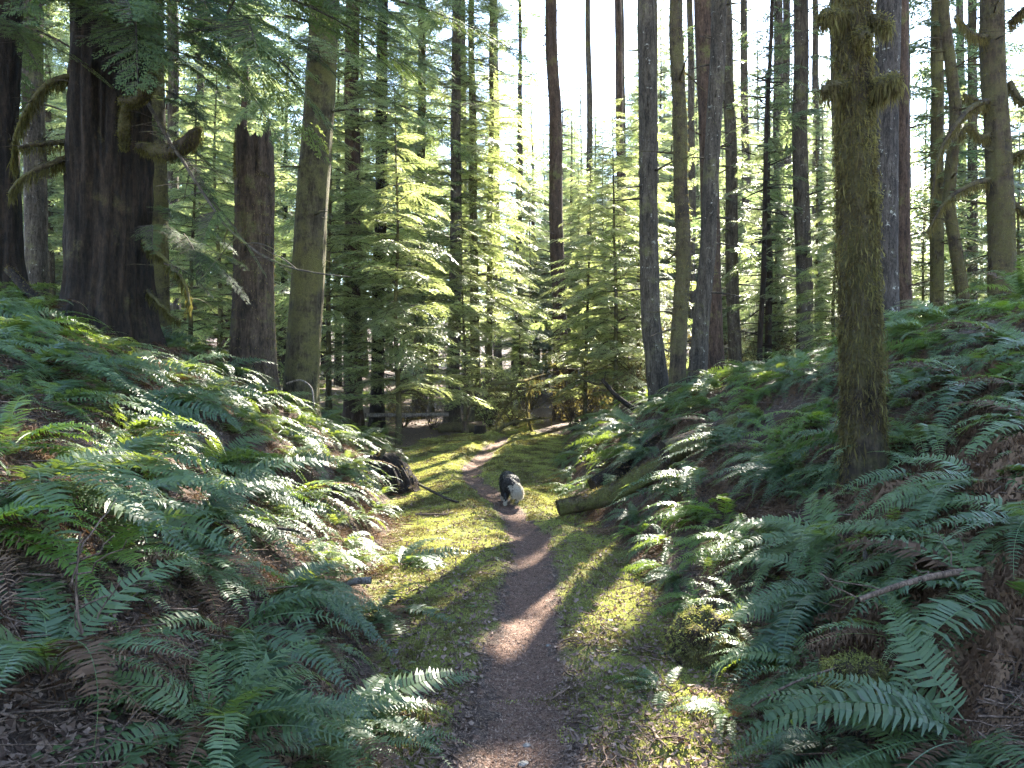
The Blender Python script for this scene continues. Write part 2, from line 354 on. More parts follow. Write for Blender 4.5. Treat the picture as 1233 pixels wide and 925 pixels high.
# chosen sun patches, unseen canopy is cut open above them: (x, y, rx, ry) in metres
SUN_PATCHES = [(.25, 7.2, .9, .95), (.9, 6.1, .7, 1.1), (-.75, 8.4, .7, 1.2), (.7, 9.6, .7, .6), (-.4, 12.0, 1.1, .8), (-.2, 14.6, 1.6, .9),
        (-2.9, 11.2, 1.1, 1.2), (-2.1, 9.9, .5, .7), (.5, 3.2, .85, .45), (.8, 5.0, .5, .7), (.95, 4.1, .45, .5), (-.55, 5.2, .45, .6), (.0, 3.3, .4, .22), (-1.5, 6.6, .5, .5), (1.3, 7.6, .5, .5), (1.6, 10.2, .5, .5),
        (-.4, 4.9, .3, .25), (2.6, 10.6, .6, .5), (-3.4, 7.3, .5, .25), (-2.6, 5.3, .6, .3), (-2.4, 3.9, .5, .25), (-1.2, 3.1, .35, .3), (-1.6, 4.6, .4, .3), (3.3, 8.9, .5, .25), (.1, 18.5, 2.5, 1.8), (-4.5, 16, 2, 2), (3, 15, 1.0, 1.2), (-4.2, 8.6, .4, .3), (0,24,6,4)]
def sunlit(P, ymax=1e9):
    """True where the line from P away from the sun meets the ground in a chosen sun patch"""
    t = (P[:, 2] - .4) / SUNV[2]
    for _ in range(2):
        g = P - SUNV * t[:, None]; t = (P[:, 2] - np.clip(Hbase(g[:, 0], g[:, 1]), 0, 3) - .15) / SUNV[2]
    g = P - SUNV * t[:, None]; x, y = g[:, 0], g[:, 1]
    m = np.zeros(len(P), bool); nz = n2(x, y, 1.7, 2, 4.4)
    for cx, cy_, rx, ry in SUN_PATCHES: m |= ((x - cx) / rx) ** 2 + ((y - cy_) / ry) ** 2 < 1.0 + (nz - .5) * 2.2
    mid = (x > foot_l(y) - .3) & (x < foot_r(y) + .5) & (y > 5.4) & (y < 16)
    m |= mid & (n2(x, y, 1.3, 2, 4.9) > .47)
    m |= (x < foot_l(y)) & (x > -4.6) & (y > 9.3) & (y < 14) & (n2(x, y, 1.4, 2, 6.6) > .42)
    m |= (n2(x, y, 1.6, 2, 8.8) > np.where(x > 1.4, .67, .62)) & ~((y < 6) & (x > 1.3)) & ~((y < 3.6) & (x > .75)) & ~((y < 4.6) & (x < -1.2) & (n2(x, y, 1.6, 2, 8.8) < .68))
    m |= (y > 13) & (n2(x, y, .8, 2, 2.8) > .28)
    m |= (y > 22)
    return m & (y < ymax)

def rotz(a): c, s = math.cos(a), math.sin(a); return np.array([[c, -s, 0], [s, c, 0], [0, 0, 1]])
def put_bough(mb, tpl, org, az, ln, pitch, droop, r, mask=False, roll=0.0, wood=True, leafm=0, woodm=1, thick=.012, roof=None):
    Qt, tw, L = tpl; k = ln / L
    V = Qt.reshape(-1, 3) * np.array([k, k, k])
    cr, sr = math.cos(roll), math.sin(roll); V = np.stack([V[:, 0], V[:, 1] * cr - V[:, 2] * sr, V[:, 1] * sr + V[:, 2] * cr], -1)
    def bend(V):
        V = V.copy(); u = V[:, 0] / ln; V[:, 2] += ln * (math.tan(pitch) * u - droop * u ** 2) - .12 * np.abs(V[:, 1]) ** 1.5
        V[:, 0] *= math.cos(pitch) * .97
        return V @ rotz(az).T + org
    W_ = bend(V).reshape(-1, 4, 3)
    var = np.clip(r.normal(.5, .25) + r.normal(0, .15, len(W_)), 0, 1)
    if mask:
        keep = ~(sunlit(W_[:, 0]) | sunlit(W_[:, 2])); W_ = W_[keep]; var = var[keep]  # drop canopy leaves that would shade a chosen sun patch
    elif roof is not None:
        keep = ~((W_[:, 0, 2] > 5.5) & sunlit(W_[:, 0], 12.5)); W_ = W_[keep]; var = var[keep]  # high leaves cut away so sun reaches the near patches
    if mask: 
        mb.quads(W_, leafm, var)
        xx = np.linspace(0, ln * .97, 7); p = bend(np.stack([xx, xx * 0, xx * 0], -1))
        if not sunlit(p).any(): tube(mb, p, np.linspace(thick * ln / 2 + .004, .002, 7), 4, woodm)
        return
    mb.quads(W_, leafm, var)
    if wood:
        xx = np.linspace(0, ln * .97, 7); p = bend(np.stack([xx, xx * 0, xx * 0], -1))
        tube(mb, p, np.linspace(thick * ln / 2 + .004, .002, 7), 4, woodm)
        tv = [t for t in tw[::2]]
        for t in tv:
            p2 = bend(t * k); tube(mb, p2, np.array([.004, .0015]), 3, woodm)

# ------------------------------------------------------------------ trunks
def trunk_line(base, lean_pt, Ht, curve=None, n=90, sway=.05, seed=0):
    """points from below the base up to height Ht; passes through lean_pt"""
    b = np.array(base, float); d = (np.array(lean_pt) - b); d = d / d[2]
    z = np.r_[np.linspace(-.35, 3, max(8, n // 3)), np.linspace(3, Ht, n)[1:]]
    p = b + d * z[:, None]
    if curve is not None:
        zc, xc = zip(*curve); p[:, 0] += np.interp(z, zc, xc)
    p[:, 0] += sway * (fbm(np.stack([z * .35, z * 0 + seed, z * 0], -1), 2) - .5) * 2 * np.clip(z / 2, 0, 1)
    p[:, 1] += sway * (fbm(np.stack([z * .35, z * 0 + seed + 50, z * 0], -1), 2) - .5) * 2 * np.clip(z / 2, 0, 1)
    return p, z
def strands(mb, P, r, n, ln, w=.004, jit=.01, mat=0):
    """hanging hair-like moss from points P"""
    i = r.randint(0, len(P), n); b = P[i] + r.normal(0, jit, (n, 3)); le = ln * r.uniform(.3, 1.3, n)
    sx = r.normal(0, 1, (n, 3)); sx[:, 2] = 0; sx /= np.linalg.norm(sx, axis=1)[:, None] + 1e-6
    d = np.zeros((n, 3)); d[:, 2] = -1; d += r.normal(0, .22, (n, 3)); m = b + d * (le * .5)[:, None] + r.normal(0, .006, (n, 3)); t = b + d * le[:, None] * np.array([.8, .8, 1])
    ww = (w * r.uniform(.6, 1.5, n))[:, None]
    mb.quads(np.stack([b, m + sx * ww, t, m - sx * ww], 1), mat, np.clip(r.normal(.5, .25, n), 0, 1))
def fuzz(mb, P, Nn, r, n, ln, w=.004, mat=0, down=.3):
    """short moss blades standing out of a surface"""
    i = r.randint(0, len(P), n); b = P[i] + r.normal(0, .012, (n, 3)) - Nn[i] * .01; le = ln * r.uniform(.4, 1.4, n)
    d = Nn[i] + r.normal(0, .5, (n, 3)); d[:, 2] -= down; d /= np.linalg.norm(d, axis=1)[:, None]
    sx = np.cross(d, r.normal(0, 1, (n, 3))); sx /= np.linalg.norm(sx, axis=1)[:, None] + 1e-6
    ww = (w * r.uniform(.6, 1.4, n))[:, None]; m = b + d * (le * .5)[:, None]; t = b + d * le[:, None]; t[:, 2] -= le * .2
    mb.quads(np.stack([b, m + sx * ww, t, m - sx * ww], 1), mat, np.clip(vnoise(P[i] * 6) * .9 + r.normal(0, .18, n), 0, 1))

def limb(parent, ctrl, r0, r1, seed, bark='bark_moss', hair=.10, nh=500, name='branch', loc=None, twigs=0, fz=400, fl=.025, blunt=False, org=(0, 0, 0), mossm='moss_leaf'):
    """a bare limb with its own moss; ctrl in world space, parent's location given by org"""
    r = rs(seed); org = np.array(org); p = smooth_pts(np.array(ctrl, float) - org, 28)
    p[3:] += np.cumsum(r.normal(0, .004, (25, 3)), 0)
    mb = MB(); rr = np.linspace(r0, r1, 28)
    if blunt: rr = rr * (1 + .45 * np.sin(np.linspace(0, math.pi, 28)) ** 1); rr[-3:] *= [.92, .7, .3]
    P = tube(mb, p, rr, 10, 0, .28, 2.5, .3, cap1=0, seed=seed)
    for q in range(twigs):
        k = r.randint(4, 26); a = r.normal(0, 1, 3); a[2] = abs(a[2]) * .3 - .25; a /= np.linalg.norm(a); l = r.uniform(.15, .6)
        t = p[k] + a * np.linspace(0, l, 6)[:, None]; t[:, 2] += -.4 * np.linspace(0, l, 6) ** 2; t += np.cumsum(r.normal(0, .008, (6, 3)), 0)
        tube(mb, t, np.linspace(.007, .002, 6), 4, 0)
    o = mb.build(name, [M[bark]], parent)
    if nh or fz:
        m2 = MB(); pts = P.reshape(-1, 3); nn = (P - p[:, None]).reshape(-1, 3); nn /= np.linalg.norm(nn, axis=1)[:, None] + 1e-6
        low = pts[nn[:, 2] < -.1] if (nn[:, 2] < -.1).any() else pts
        if nh: strands(m2, low, r, nh, hair)
        if fz: fuzz(m2, pts, nn, r, fz, fl)
        m2.build('moss', [M[mossm]], o)
    return o

TREES = []     # (px, Y, short name) for labels of what stands between them
def tree(name, label, cat, px, Y, dia, tpx, bark, Ht=26, crown=(), curve=None, amp=.10, seg=28, rings=90, dead=0, flare=.5, ridges=.25, sway=.05, short=None, group=None, leaf='needle', seed=None, snag=False, deadlen=.5, moss_fuzz=0, zoff=0.0):
    seed = int(px * 7 + Y * 13) if seed is None else seed; r = rs(seed)
    x = X(px, Y); zb = H1(x, Y) + zoff; top = W(tpx, 0, Y)
    root = link(name, None, loc=(x, Y, zb)); tag(root, label, cat, group)
    p, z = trunk_line((0, 0, 0), np.array([top[0] - x, 0, top[2] - zb]), Ht, curve, rings, sway, seed)
    R = dia / 2 * (1 - .55 * np.clip(z, 0, 99) / max(Ht, 14)) * (1 + flare * np.exp(-np.clip(z, -.4, 99) / .35))
    mb = MB(); P = tube(mb, p, R, seg, 0, amp, 2.2, .16, cap1=0, seed=seed * .37, ridges=ridges)
    if snag:
        th = np.linspace(0, 2 * math.pi, seg, endpoint=False); jag = (vnoise(np.stack([np.cos(th) * 2.2, np.sin(th) * 2.2, th * 0 + seed], -1)) - .35) * dia * .4 + r.normal(0, dia * .10, seg)
        V = mb.v[0].reshape(-1, 3)[:len(z) * seg].reshape(len(z), seg, 3); V[-2, :, 2] += jag * .5; V[-1, :, 2] += jag; mb.v[1][:seg, 2] += jag; mb.v[1][seg:, 2] -= dia * .3
    for q in range(int(dead * 1.9)):
        k = np.searchsorted(z, r.uniform(.8, min(Ht, 12))); k = min(k, len(z) - 2); a = r.uniform(0, 2 * math.pi); l = deadlen * r.uniform(.2, 1.6)
        d = np.array([math.cos(a), math.sin(a), r.uniform(-.3, .35)]); u = np.linspace(0, l, 6)[:, None]
        t = p[k] + d * (R[k] * .7) + d * u; t[:, 2] -= .15 * u[:, 0] ** 2 * r.uniform(-.4, 1.6); t += np.cumsum(r.normal(0, .012 * l, (6, 3)), 0)
        tube(mb, t, np.linspace(.011 + .018 * min(1, l), .004, 6), 5, 0, cap1=0)
    to = mb.build('trunk', [M[bark], M['twig']], root)
    if moss_fuzz:
        m2 = MB(); sel = (z > -.1) & (z < 7); pts = P[sel].reshape(-1, 3); nn = (P[sel] - p[sel][:, None]).reshape(-1, 3); nn /= np.linalg.norm(nn, axis=1)[:, None]
        kn = vnoise(pts * np.array([2.2, 2.2, .9]) + seed) > .3; fuzz(m2, pts[kn], nn[kn], r, moss_fuzz, .03, .0038, down=.9); 
        if moss_fuzz > 20000: strands(m2, pts[kn], r, 9000, .09, .005, .02)
        m2.build('moss', [M['moss_leaf']], to)
    if crown:
        mb = MB()
        for (z0, z1, nb, l0, l1, tset, msk, pit, dr) in crown:
            for q in range(nb):
                zz = z0 + (z1 - z0) * (q + r.uniform(0, 1)) / nb; k = min(np.searchsorted(z, zz), len(z) - 1)
                u = (zz - z0) / (z1 - z0); az = q * 2.399 + r.uniform(-.5, .5); ln = (l0 + (l1 - l0) * u) * r.uniform(.65, 1.2)
                if not msk and az_block(x, Y, zb + zz, az, ln): continue
                org = p[k] + np.array([x, Y, zb])
                put_bough(mb, tset[r.randint(len(tset))], org, az, ln, rad(pit + r.uniform(-10, 10)), dr * r.uniform(.6, 1.4), r, msk, r.uniform(-.3, .3), roof=1)
        for kk in range(len(mb.v)): mb.v[kk] = mb.v[kk] - np.array([x, Y, zb])
        mb.build('crown', [M[leaf], M['twig']], root, smooth=False)
    if short: TREES.append((px, Y, short))
    return root, p, z
def az_block(x, y, z, az, ln): return False

FARC = lambda z0, z1, n, l0, l1: (z0, z1, n, l0, l1, TPL_FAR, False, 5, .35)
MIDC = lambda z0, z1, n, l0, l1: (z0, z1, n, l0, l1, TPL_MID, False, 8, .38)
NEARC = lambda z0, z1, n, l0, l1: (z0, z1, n, l0, l1, TPL_NEAR, False, 0, .45)
CANC = lambda z0, z1, n, l0, l1: (z0, z1, n, l0, l1, TPL_CAN, True, 5, .3)  # unseen high crown for shade, cut open over the sun patches

# left side
cedar, cp, cz = tree('cedar_tree', 'massive dark cedar with deeply furrowed bark on the left bank', 'tree', 130, 9.5, .95, 132, 'bark_dark', 24,
     [(4.6, 8.0, 26, 3.0, 3.0, TPL_NEAR, False, -6, .35), CANC(9, 24, 50, 3.5, 1.5)], amp=.17, seg=130, rings=240, flare=.14, ridges=.45, sway=.06, short='the massive dark cedar', leaf='cedar')
tree('cedar_tree', 'dark gnarled trunk cut off by the left edge of the view', 'tree', 4, 10.2, .42, 6, 'bark_dark', 20, [NEARC(3.6, 7, 14, 2.2, 2.2), CANC(8, 20, 30, 3, 1.5)], amp=.2, seg=48, flare=.9, sway=.15, dead=10, short='the dark edge trunk', leaf='cedar')
tree('hemlock_tree', 'sunlit greyish trunk between the left edge trunk and the massive cedar', 'tree', 46, 14, .4, 38, 'bark_grey', 24, [MIDC(4, 12, 20, 2.5, 2.3)], dead=14, short='the grey trunk left of the cedar')
tree('hemlock_tree', 'moss-lit slim trunk standing close behind the massive cedar', 'tree', 190, 11.2, .30, 184, 'bark_olive', 22, [MIDC(5, 12, 14, 2.4, 2.0)], dead=16, short='the slim trunk behind the cedar', moss_fuzz=4000)
tree('hemlock_tree', 'straight pale trunk seen just right of the massive cedar', 'tree', 210, 20, .32, 208, 'bark_grey', 26, [FARC(4, 14, 30, 2.4, 2.0)], dead=12, short='the pale trunk')
tree('hemlock_tree', 'thin shaded trunk left of the broken-topped snag', 'tree', 243, 24, .27, 240, 'bark_grey', 24, [FARC(3, 14, 34, 2.4, 2.0)], dead=12)
sng, sp_, sz_ = tree('snag_tree', 'thick reddish snag with a broken top on the left bank', 'dead tree', 306, 11, .60, 303, 'bark_snag', 3.55, (), amp=.12, seg=64, rings=80, flare=.25, ridges=.3, dead=4, short='the broken snag', snag=True, deadlen=.3, moss_fuzz=9000)
tree('fir_tree', 'olive mossy trunk leaning right beside the broken snag', 'tree', 360, 12.8, .56, 390, 'bark_olive', 26, [MIDC(5.0, 9, 12, 2.2, 2.2), CANC(10, 25, 40, 3, 1.5)], amp=.08, seg=56, rings=110, flare=.35, dead=8, short='the leaning olive trunk')
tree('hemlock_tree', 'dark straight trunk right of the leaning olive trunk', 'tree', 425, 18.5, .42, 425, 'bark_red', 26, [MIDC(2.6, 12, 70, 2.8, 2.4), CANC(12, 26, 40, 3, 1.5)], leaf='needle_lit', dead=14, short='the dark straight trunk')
tree('hemlock_tree', 'slender dark trunk with boughs, next to the dark straight trunk', 'tree', 454, 19, .33, 462, 'bark_dark', 24, [MIDC(2.4, 12, 50, 2.6, 2.2), CANC(12, 24, 30, 3, 1.5)], dead=16, short='the slender bough-covered trunk')
tree('hemlock_tree', 'short mossy hemlock trunk above the horizontal pale log', 'tree', 503, 23, .34, 508, 'bark_moss', 16, [FARC(2.6, 16, 110, 2.4, 1.2)], dead=8, short='the short mossy hemlock')
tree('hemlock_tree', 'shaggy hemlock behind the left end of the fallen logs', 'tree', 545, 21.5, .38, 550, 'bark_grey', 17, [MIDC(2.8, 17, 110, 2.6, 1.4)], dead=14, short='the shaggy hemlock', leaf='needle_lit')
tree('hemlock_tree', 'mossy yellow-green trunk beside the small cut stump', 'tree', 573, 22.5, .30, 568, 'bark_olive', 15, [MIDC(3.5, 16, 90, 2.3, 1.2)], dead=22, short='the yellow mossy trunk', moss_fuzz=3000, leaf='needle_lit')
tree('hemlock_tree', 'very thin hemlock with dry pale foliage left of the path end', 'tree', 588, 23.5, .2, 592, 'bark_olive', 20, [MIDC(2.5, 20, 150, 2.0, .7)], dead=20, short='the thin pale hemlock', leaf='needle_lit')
tree('fir_tree', 'tall bare fir with stubby broken branches at the path end', 'tree', 677, 22.5, .44, 663, 'bark_red', 27, [CANC(16, 27, 40, 3, 1.5)], dead=70, short='the stubby bare fir', deadlen=.35, amp=.14)
tree('fir_tree', 'thin straight trunk high behind the young yellow-green hemlocks', 'tree', 752, 27, .32, 744, 'bark_red', 28, [CANC(18, 28, 40, 3, 1.5)], dead=16, short='the thin high trunk')
# right side
tree('fir_tree', 'tall scaly fir flaring to a mossy foot on the right bank', 'tree', 797, 13.3, .34, 779, 'bark_grey', 26, [CANC(14, 26, 30, 3, 1.5)], seg=48, rings=110, flare=.5, curve=[(0, 0), (.5, -.05), (1.5, -.13), (3, -.12), (8, 0)], dead=10, short='the scaly fir with mossy foot', amp=.08)
tree('alder_tree', 'slim mossy trunk curving beside the scaly fir', 'tree', 815, 12.3, .25, 817, 'bark_moss', 18, (), seg=36, rings=110, flare=.25, curve=[(0, 0), (1, .03), (2.2, .09), (3.4, .04), (4.5, .05), (6, -.02), (18, 0)], dead=12, short='the slim mossy trunk', moss_fuzz=9000)
tree('fir_tree', 'brown trunk leaning right with a bent foot on the right bank', 'tree', 838, 13.8, .30, 866, 'bark_grey', 26, [CANC(14, 26, 24, 3, 1.5)], seg=36, rings=110, dead=20, short='the bent brown trunk', curve=[(0, 0), (1.2, .02), (2.6, .1), (5, .02), (7, 0)])
tree('cedar_tree', 'dark reddish trunk directly behind the bent brown trunk', 'tree', 860, 16.5, .42, 846, 'bark_red', 26, [CANC(13, 26, 30, 3, 1.5)], dead=16, short='the dark reddish trunk')
tree('fir_tree', 'grey straight fir right of the bent brown trunk', 'tree', 886, 20, .34, 875, 'bark_grey', 28, [FARC(3, 12, 36, 1.9, 1.7), CANC(13, 28, 40, 3, 1.5)], dead=26, short='the grey straight fir')
tree('snag_tree', 'thin dead snag with a jagged top and short twigs', 'dead tree', 925, 20, .19, 925, 'bark_dark', 8.3, (), dead=60, short='the thin dead snag', deadlen=.6, snag=True)
tree('hemlock_tree', 'spindly hemlock pole beside the thin dead snag', 'tree', 914, 18, .13, 928, 'bark_dark', 12, [MIDC(1.5, 12, 40, 1.5, .7)], dead=30, short='the spindly pole')
tree('fir_tree', 'tall grey fir standing between the dead snag and the shaggy foreground trunk', 'tree', 969, 18.5, .40, 963, 'bark_grey', 28, [FARC(2.5, 10, 30, 2.0, 1.8), CANC(13, 28, 40, 3, 1.5)], dead=22, short='the tall grey fir')
fg, fp, fz_ = tree('maple_tree', 'shaggy brown-moss trunk with moss-capped branch stubs in the right foreground', 'tree', 1040, 5.6, .265, 1026, 'bark_moss', 14, (), amp=.16, seg=90, rings=240, flare=.22, ridges=.2, sway=.04, short='the shaggy foreground trunk', moss_fuzz=52000)
tree('fir_tree', 'lichen-spotted grey trunk just behind the shaggy foreground trunk', 'tree', 1064, 11.2, .38, 1068, 'bark_lich', 26, [CANC(12, 26, 30, 3, 1.5)], seg=48, rings=110, dead=6, short='the lichen-spotted trunk')
tree('cedar_tree', 'straight reddish-brown trunk right of the lichen-spotted trunk', 'tree', 1089, 15, .33, 1083, 'bark_red', 26, [CANC(13, 26, 30, 3, 1.5)], dead=10, short='the reddish-brown trunk')
tree('hemlock_tree', 'grey-green trunk left of the pair draped in moss', 'tree', 1128, 17.5, .3, 1128, 'bark_olive', 26, [FARC(2.5, 11, 44, 2.2, 2.0), CANC(12, 26, 24, 3, 1.5)], dead=26, short='the grey-green trunk')
tree('maple_tree', 'sinuous moss-draped trunk right of the grey-green trunk', 'tree', 1158, 16.5, .27, 1136, 'bark_moss', 22, (), dead=16, short='the sinuous draped trunk', curve=[(0, 0), (2, .1), (4, -.12), (6, .15), (8, 0)], moss_fuzz=7000)
mt, mp_, mz_ = tree('maple_tree', 'thick trunk with many arching mossy limbs near the right edge', 'tree', 1207, 13, .42, 1197, 'bark_moss', 24, [CANC(11, 24, 24, 3, 1.5)], dead=24, seg=48, rings=110, short='the trunk with arching limbs', moss_fuzz=9000)
tree('hemlock_tree', 'dim straight trunk behind the arching-limbed trunk at the right edge', 'tree', 1172, 21, .28, 1170, 'bark_grey', 24, [FARC(2, 14, 60, 2.4, 2.0)], dead=16)

# ---- limbs of the foreground trees
def world_limb(root, pix, r0, r1, seed, **k):
    return limb(root, [W(*q) for q in pix], r0, r1, seed, org=root.location, **k)
world_limb(cedar, [(145, 122, 8.9), (165, 118, 8.8), (178, 105, 8.75), (184, 88, 8.75)], .04, .055, 1, mossm='moss_dark', hair=.035, nh=400, fz=1500, blunt=True)
world_limb(cedar, [(150, 178, 8.9), (150, 160, 8.75), (151, 140, 8.7), (153, 126, 8.7)], .04, .04, 2, mossm='moss_dark', hair=.04, nh=300, fz=1200, blunt=True)
world_limb(cedar, [(168, 176, 9.1), (195, 182, 8.8), (225, 176, 8.6), (242, 155, 8.5)], .045, .075, 3, mossm='moss_dark', hair=.06, nh=700, fz=1500, blunt=True)
world_limb(cedar, [(90, 92, 9.3), (62, 98, 9.2), (38, 122, 9.2), (20, 160, 9.3), (14, 200, 9.4)], .045, .025, 4, mossm='moss_dark', hair=.12, nh=1200, fz=1000, twigs=8)
world_limb(cedar, [(88, 172, 9.3), (60, 174, 9.0), (20, 178, 8.8)], .035, .02, 5, mossm='moss_dark', hair=.1, nh=400, twigs=5)
world_limb(cedar, [(88, 188, 9.3), (60, 200, 9.0), (30, 215, 8.9), (10, 235, 8.9)], .045, .02, 6, mossm='moss_dark', hair=.12, nh=700, twigs=5)
world_limb(cedar, [(170, 110, 9.4), (200, 165, 8.6), (240, 225, 8.0), (290, 290, 7.4), (350, 325, 7.0), (425, 337, 6.8)], .024, .006, 7, mossm='moss_dark', bark='twig', hair=.05, nh=0, fz=0, twigs=26)
world_limb(cedar, [(172, 290, 9.4), (205, 320, 9.2), (225, 345, 9.1), (230, 370, 9.0)], .03, .012, 8, mossm='moss_dark', bark='bark_olive', hair=.12, nh=700, twigs=4)
world_limb(cedar, [(178, 350, 9.4), (200, 372, 9.2), (215, 382, 9.2)], .025, .01, 9, mossm='moss_dark', bark='bark_olive', hair=.1, nh=400)
world_limb(fg, [(1024, 22, 5.6), (1012, 18, 5.5), (1000, 17, 5.45), (994, 22, 5.4)], .02, .03, 11, hair=.09, nh=600, fz=1400, blunt=True)
world_limb(fg, [(1040, 20, 5.6), (1056, 22, 5.5), (1068, 27, 5.45), (1071, 36, 5.4)], .018, .025, 12, hair=.10, nh=500, fz=1200, blunt=True)
world_limb(fg, [(1026, 104, 5.6), (1012, 104, 5.5), (1000, 103, 5.42), (990, 108, 5.4)], .022, .032, 13, hair=.08, nh=600, fz=1500, blunt=True)
world_limb(fg, [(1042, 108, 5.6), (1056, 104, 5.5), (1070, 102, 5.42), (1084, 106, 5.4)], .025, .04, 14, hair=.11, nh=800, fz=1700, blunt=True)
world_limb(fg, [(1036, 42, 5.55), (1038, 40, 5.45), (1040, 40, 5.4)], .03, .04, 15, hair=.06, nh=500, fz=1200, blunt=True)
world_limb(fg, [(1044, 240, 5.6), (1052, 236, 5.5), (1057, 238, 5.5)], .02, .03, 16, hair=.05, nh=300, fz=700, blunt=True)
for k, px in enumerate([[(1195, 120, 13), (1170, 128, 12.6), (1150, 150, 12.3), (1130, 185, 12.2), (1120, 240, 12.2)],
          [(1195, 130, 13), (1175, 118, 12.9), (1160, 112, 12.9)], [(1193, 45, 13), (1170, 40, 12.7), (1150, 18, 12.5)],
          [(1195, 215, 13), (1165, 225, 12.6), (1140, 245, 12.4), (1120, 280, 12.3)], [(1215, 100, 13), (1235, 120, 12.8), (1260, 110, 12.6)],
          [(1215, 190, 13), (1240, 180, 12.8), (1262, 205, 12.6)], [(1215, 240, 13), (1235, 255, 12.9), (1258, 250, 12.8)], [(1195, 160, 13), (1180, 165, 12.8), (1168, 150, 12.7), (1160, 165, 12.6)],
          [(1215, 30, 13), (1235, 10, 12.8), (1255, -10, 12.6)]]):
    world_limb(mt, px, .055, .015, 40 + k, hair=.14, nh=900, twigs=8, fz=700)

r = rs(88)
for k in range(76):
    px0, py0 = r.uniform(-30, 360 if k < 30 else 450), r.uniform(-120, 60 if k < 30 else 30) ; Y0 = r.uniform(7.2, 9.6)
    if k >= 60: px0, py0, Y0 = r.uniform(175, 245), r.uniform(30, 320), r.uniform(8.2, 10.5)
    a = W(px0, py0, Y0); az = rad(r.uniform(-70, 10)); mb = MB()
    put_bough(mb, TPL_NEAR[r.randint(4)], a - np.array(cedar.location), az, r.uniform(1.2, 2.0) if k < 60 else r.uniform(.6, 1.0), rad(r.uniform(-25, 5)), r.uniform(.25, .5), r, False, r.uniform(-.3, .3))
    mb.build('bough', [M['cedar'], M['twig']], cedar, smooth=False)
for k, q in enumerate([(215, 185, 8.4), (240, 228, 8.0), (262, 255, 7.8), (190, 150, 8.8)]):
    mb = MB(); put_bough(mb, TPL_NEAR[k % 4], W(*q) - np.array(cedar.location), rad(r.uniform(-100, 40)), r.uniform(.6, 1.05), rad(r.uniform(-35, -10)), .35, r, False, r.uniform(-.4, .4))
    mb.build('bough', [M['cedar'], M['twig']], cedar, smooth=False)
# ---- background conifers: a few crowns shared by many copies
def crown_variant(seed, Ht, z0, nb, l0, leaf, tset=TPL_FAR, dead=10, bark='bark_grey', dia=.3, droop=.3):
    r = rs(seed); p, z = trunk_line((0, 0, 0), (r.uniform(-.2, .2), r.uniform(-.2, .2), 10.0), Ht, None, 40, .08, seed)
    R = dia / 2 * (1 - .93 * np.clip(z, 0, 99) / Ht) * (1 + .3 * np.exp(-np.clip(z, -.3, 99) / .3)); mb = MB()
    tube(mb, p, R, 12, 0, .10, 2.2, .2, seed=seed)
    for q in range(dead):
        k = min(np.searchsorted(z, r.uniform(1, max(z0 * 1.3, 2))), len(z) - 1); a = r.uniform(0, 6.28); l = r.uniform(.2, 1.2)
        t = p[k] + np.array([math.cos(a), math.sin(a), r.uniform(-.3, .2)]) * np.linspace(0, l, 4)[:, None]; tube(mb, t, np.linspace(.018, .005, 4), 4, 0)
    tm = mb.mesh('trunk', [M[bark]]); mb = MB()
    for q in range(nb):
        u = (q + r.uniform(0, 1)) / nb; zz = z0 + (Ht - z0) * u ** .9; k = min(np.searchsorted(z, zz), len(z) - 1)
        ln = (l0 * (1 - u) ** .75 + .25) * r.uniform(.55, 1.25)
        put_bough(mb, tset[r.randint(len(tset))], p[k], q * 2.399 + r.uniform(-.5, .5), ln, rad(10 + r.uniform(-12, 12)), droop * r.uniform(.6, 1.5), r, False, r.uniform(-.3, .3), thick=.014)
    return tm, mb.mesh('crown', [M[leaf], M['twig']], False)
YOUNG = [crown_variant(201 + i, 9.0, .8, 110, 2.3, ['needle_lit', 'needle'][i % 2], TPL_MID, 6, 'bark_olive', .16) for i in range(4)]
TALL = [crown_variant(301 + i, 26.0, 2.2 + 1.6 * i, 150, 3.0, 'needle', TPL_FAR, 30, ['bark_grey', 'bark_red', 'bark_olive', 'bark_grey', 'bark_dark'][i], .46) for i in range(5)]
LEAVE = []
def variant_tree(var, x, y, s, rz, name, label, group, cat='tree', sz=None, zb=None):
    root = link(name, None, loc=(x, y, (H1(x, y) if zb is None else zb))); root.rotation_euler = (0, 0, rz); root.scale = (s, s, s if sz is None else sz)
    tag(root, label, cat, group); link('trunk', var[0], root); link('crown', var[1], root); return root
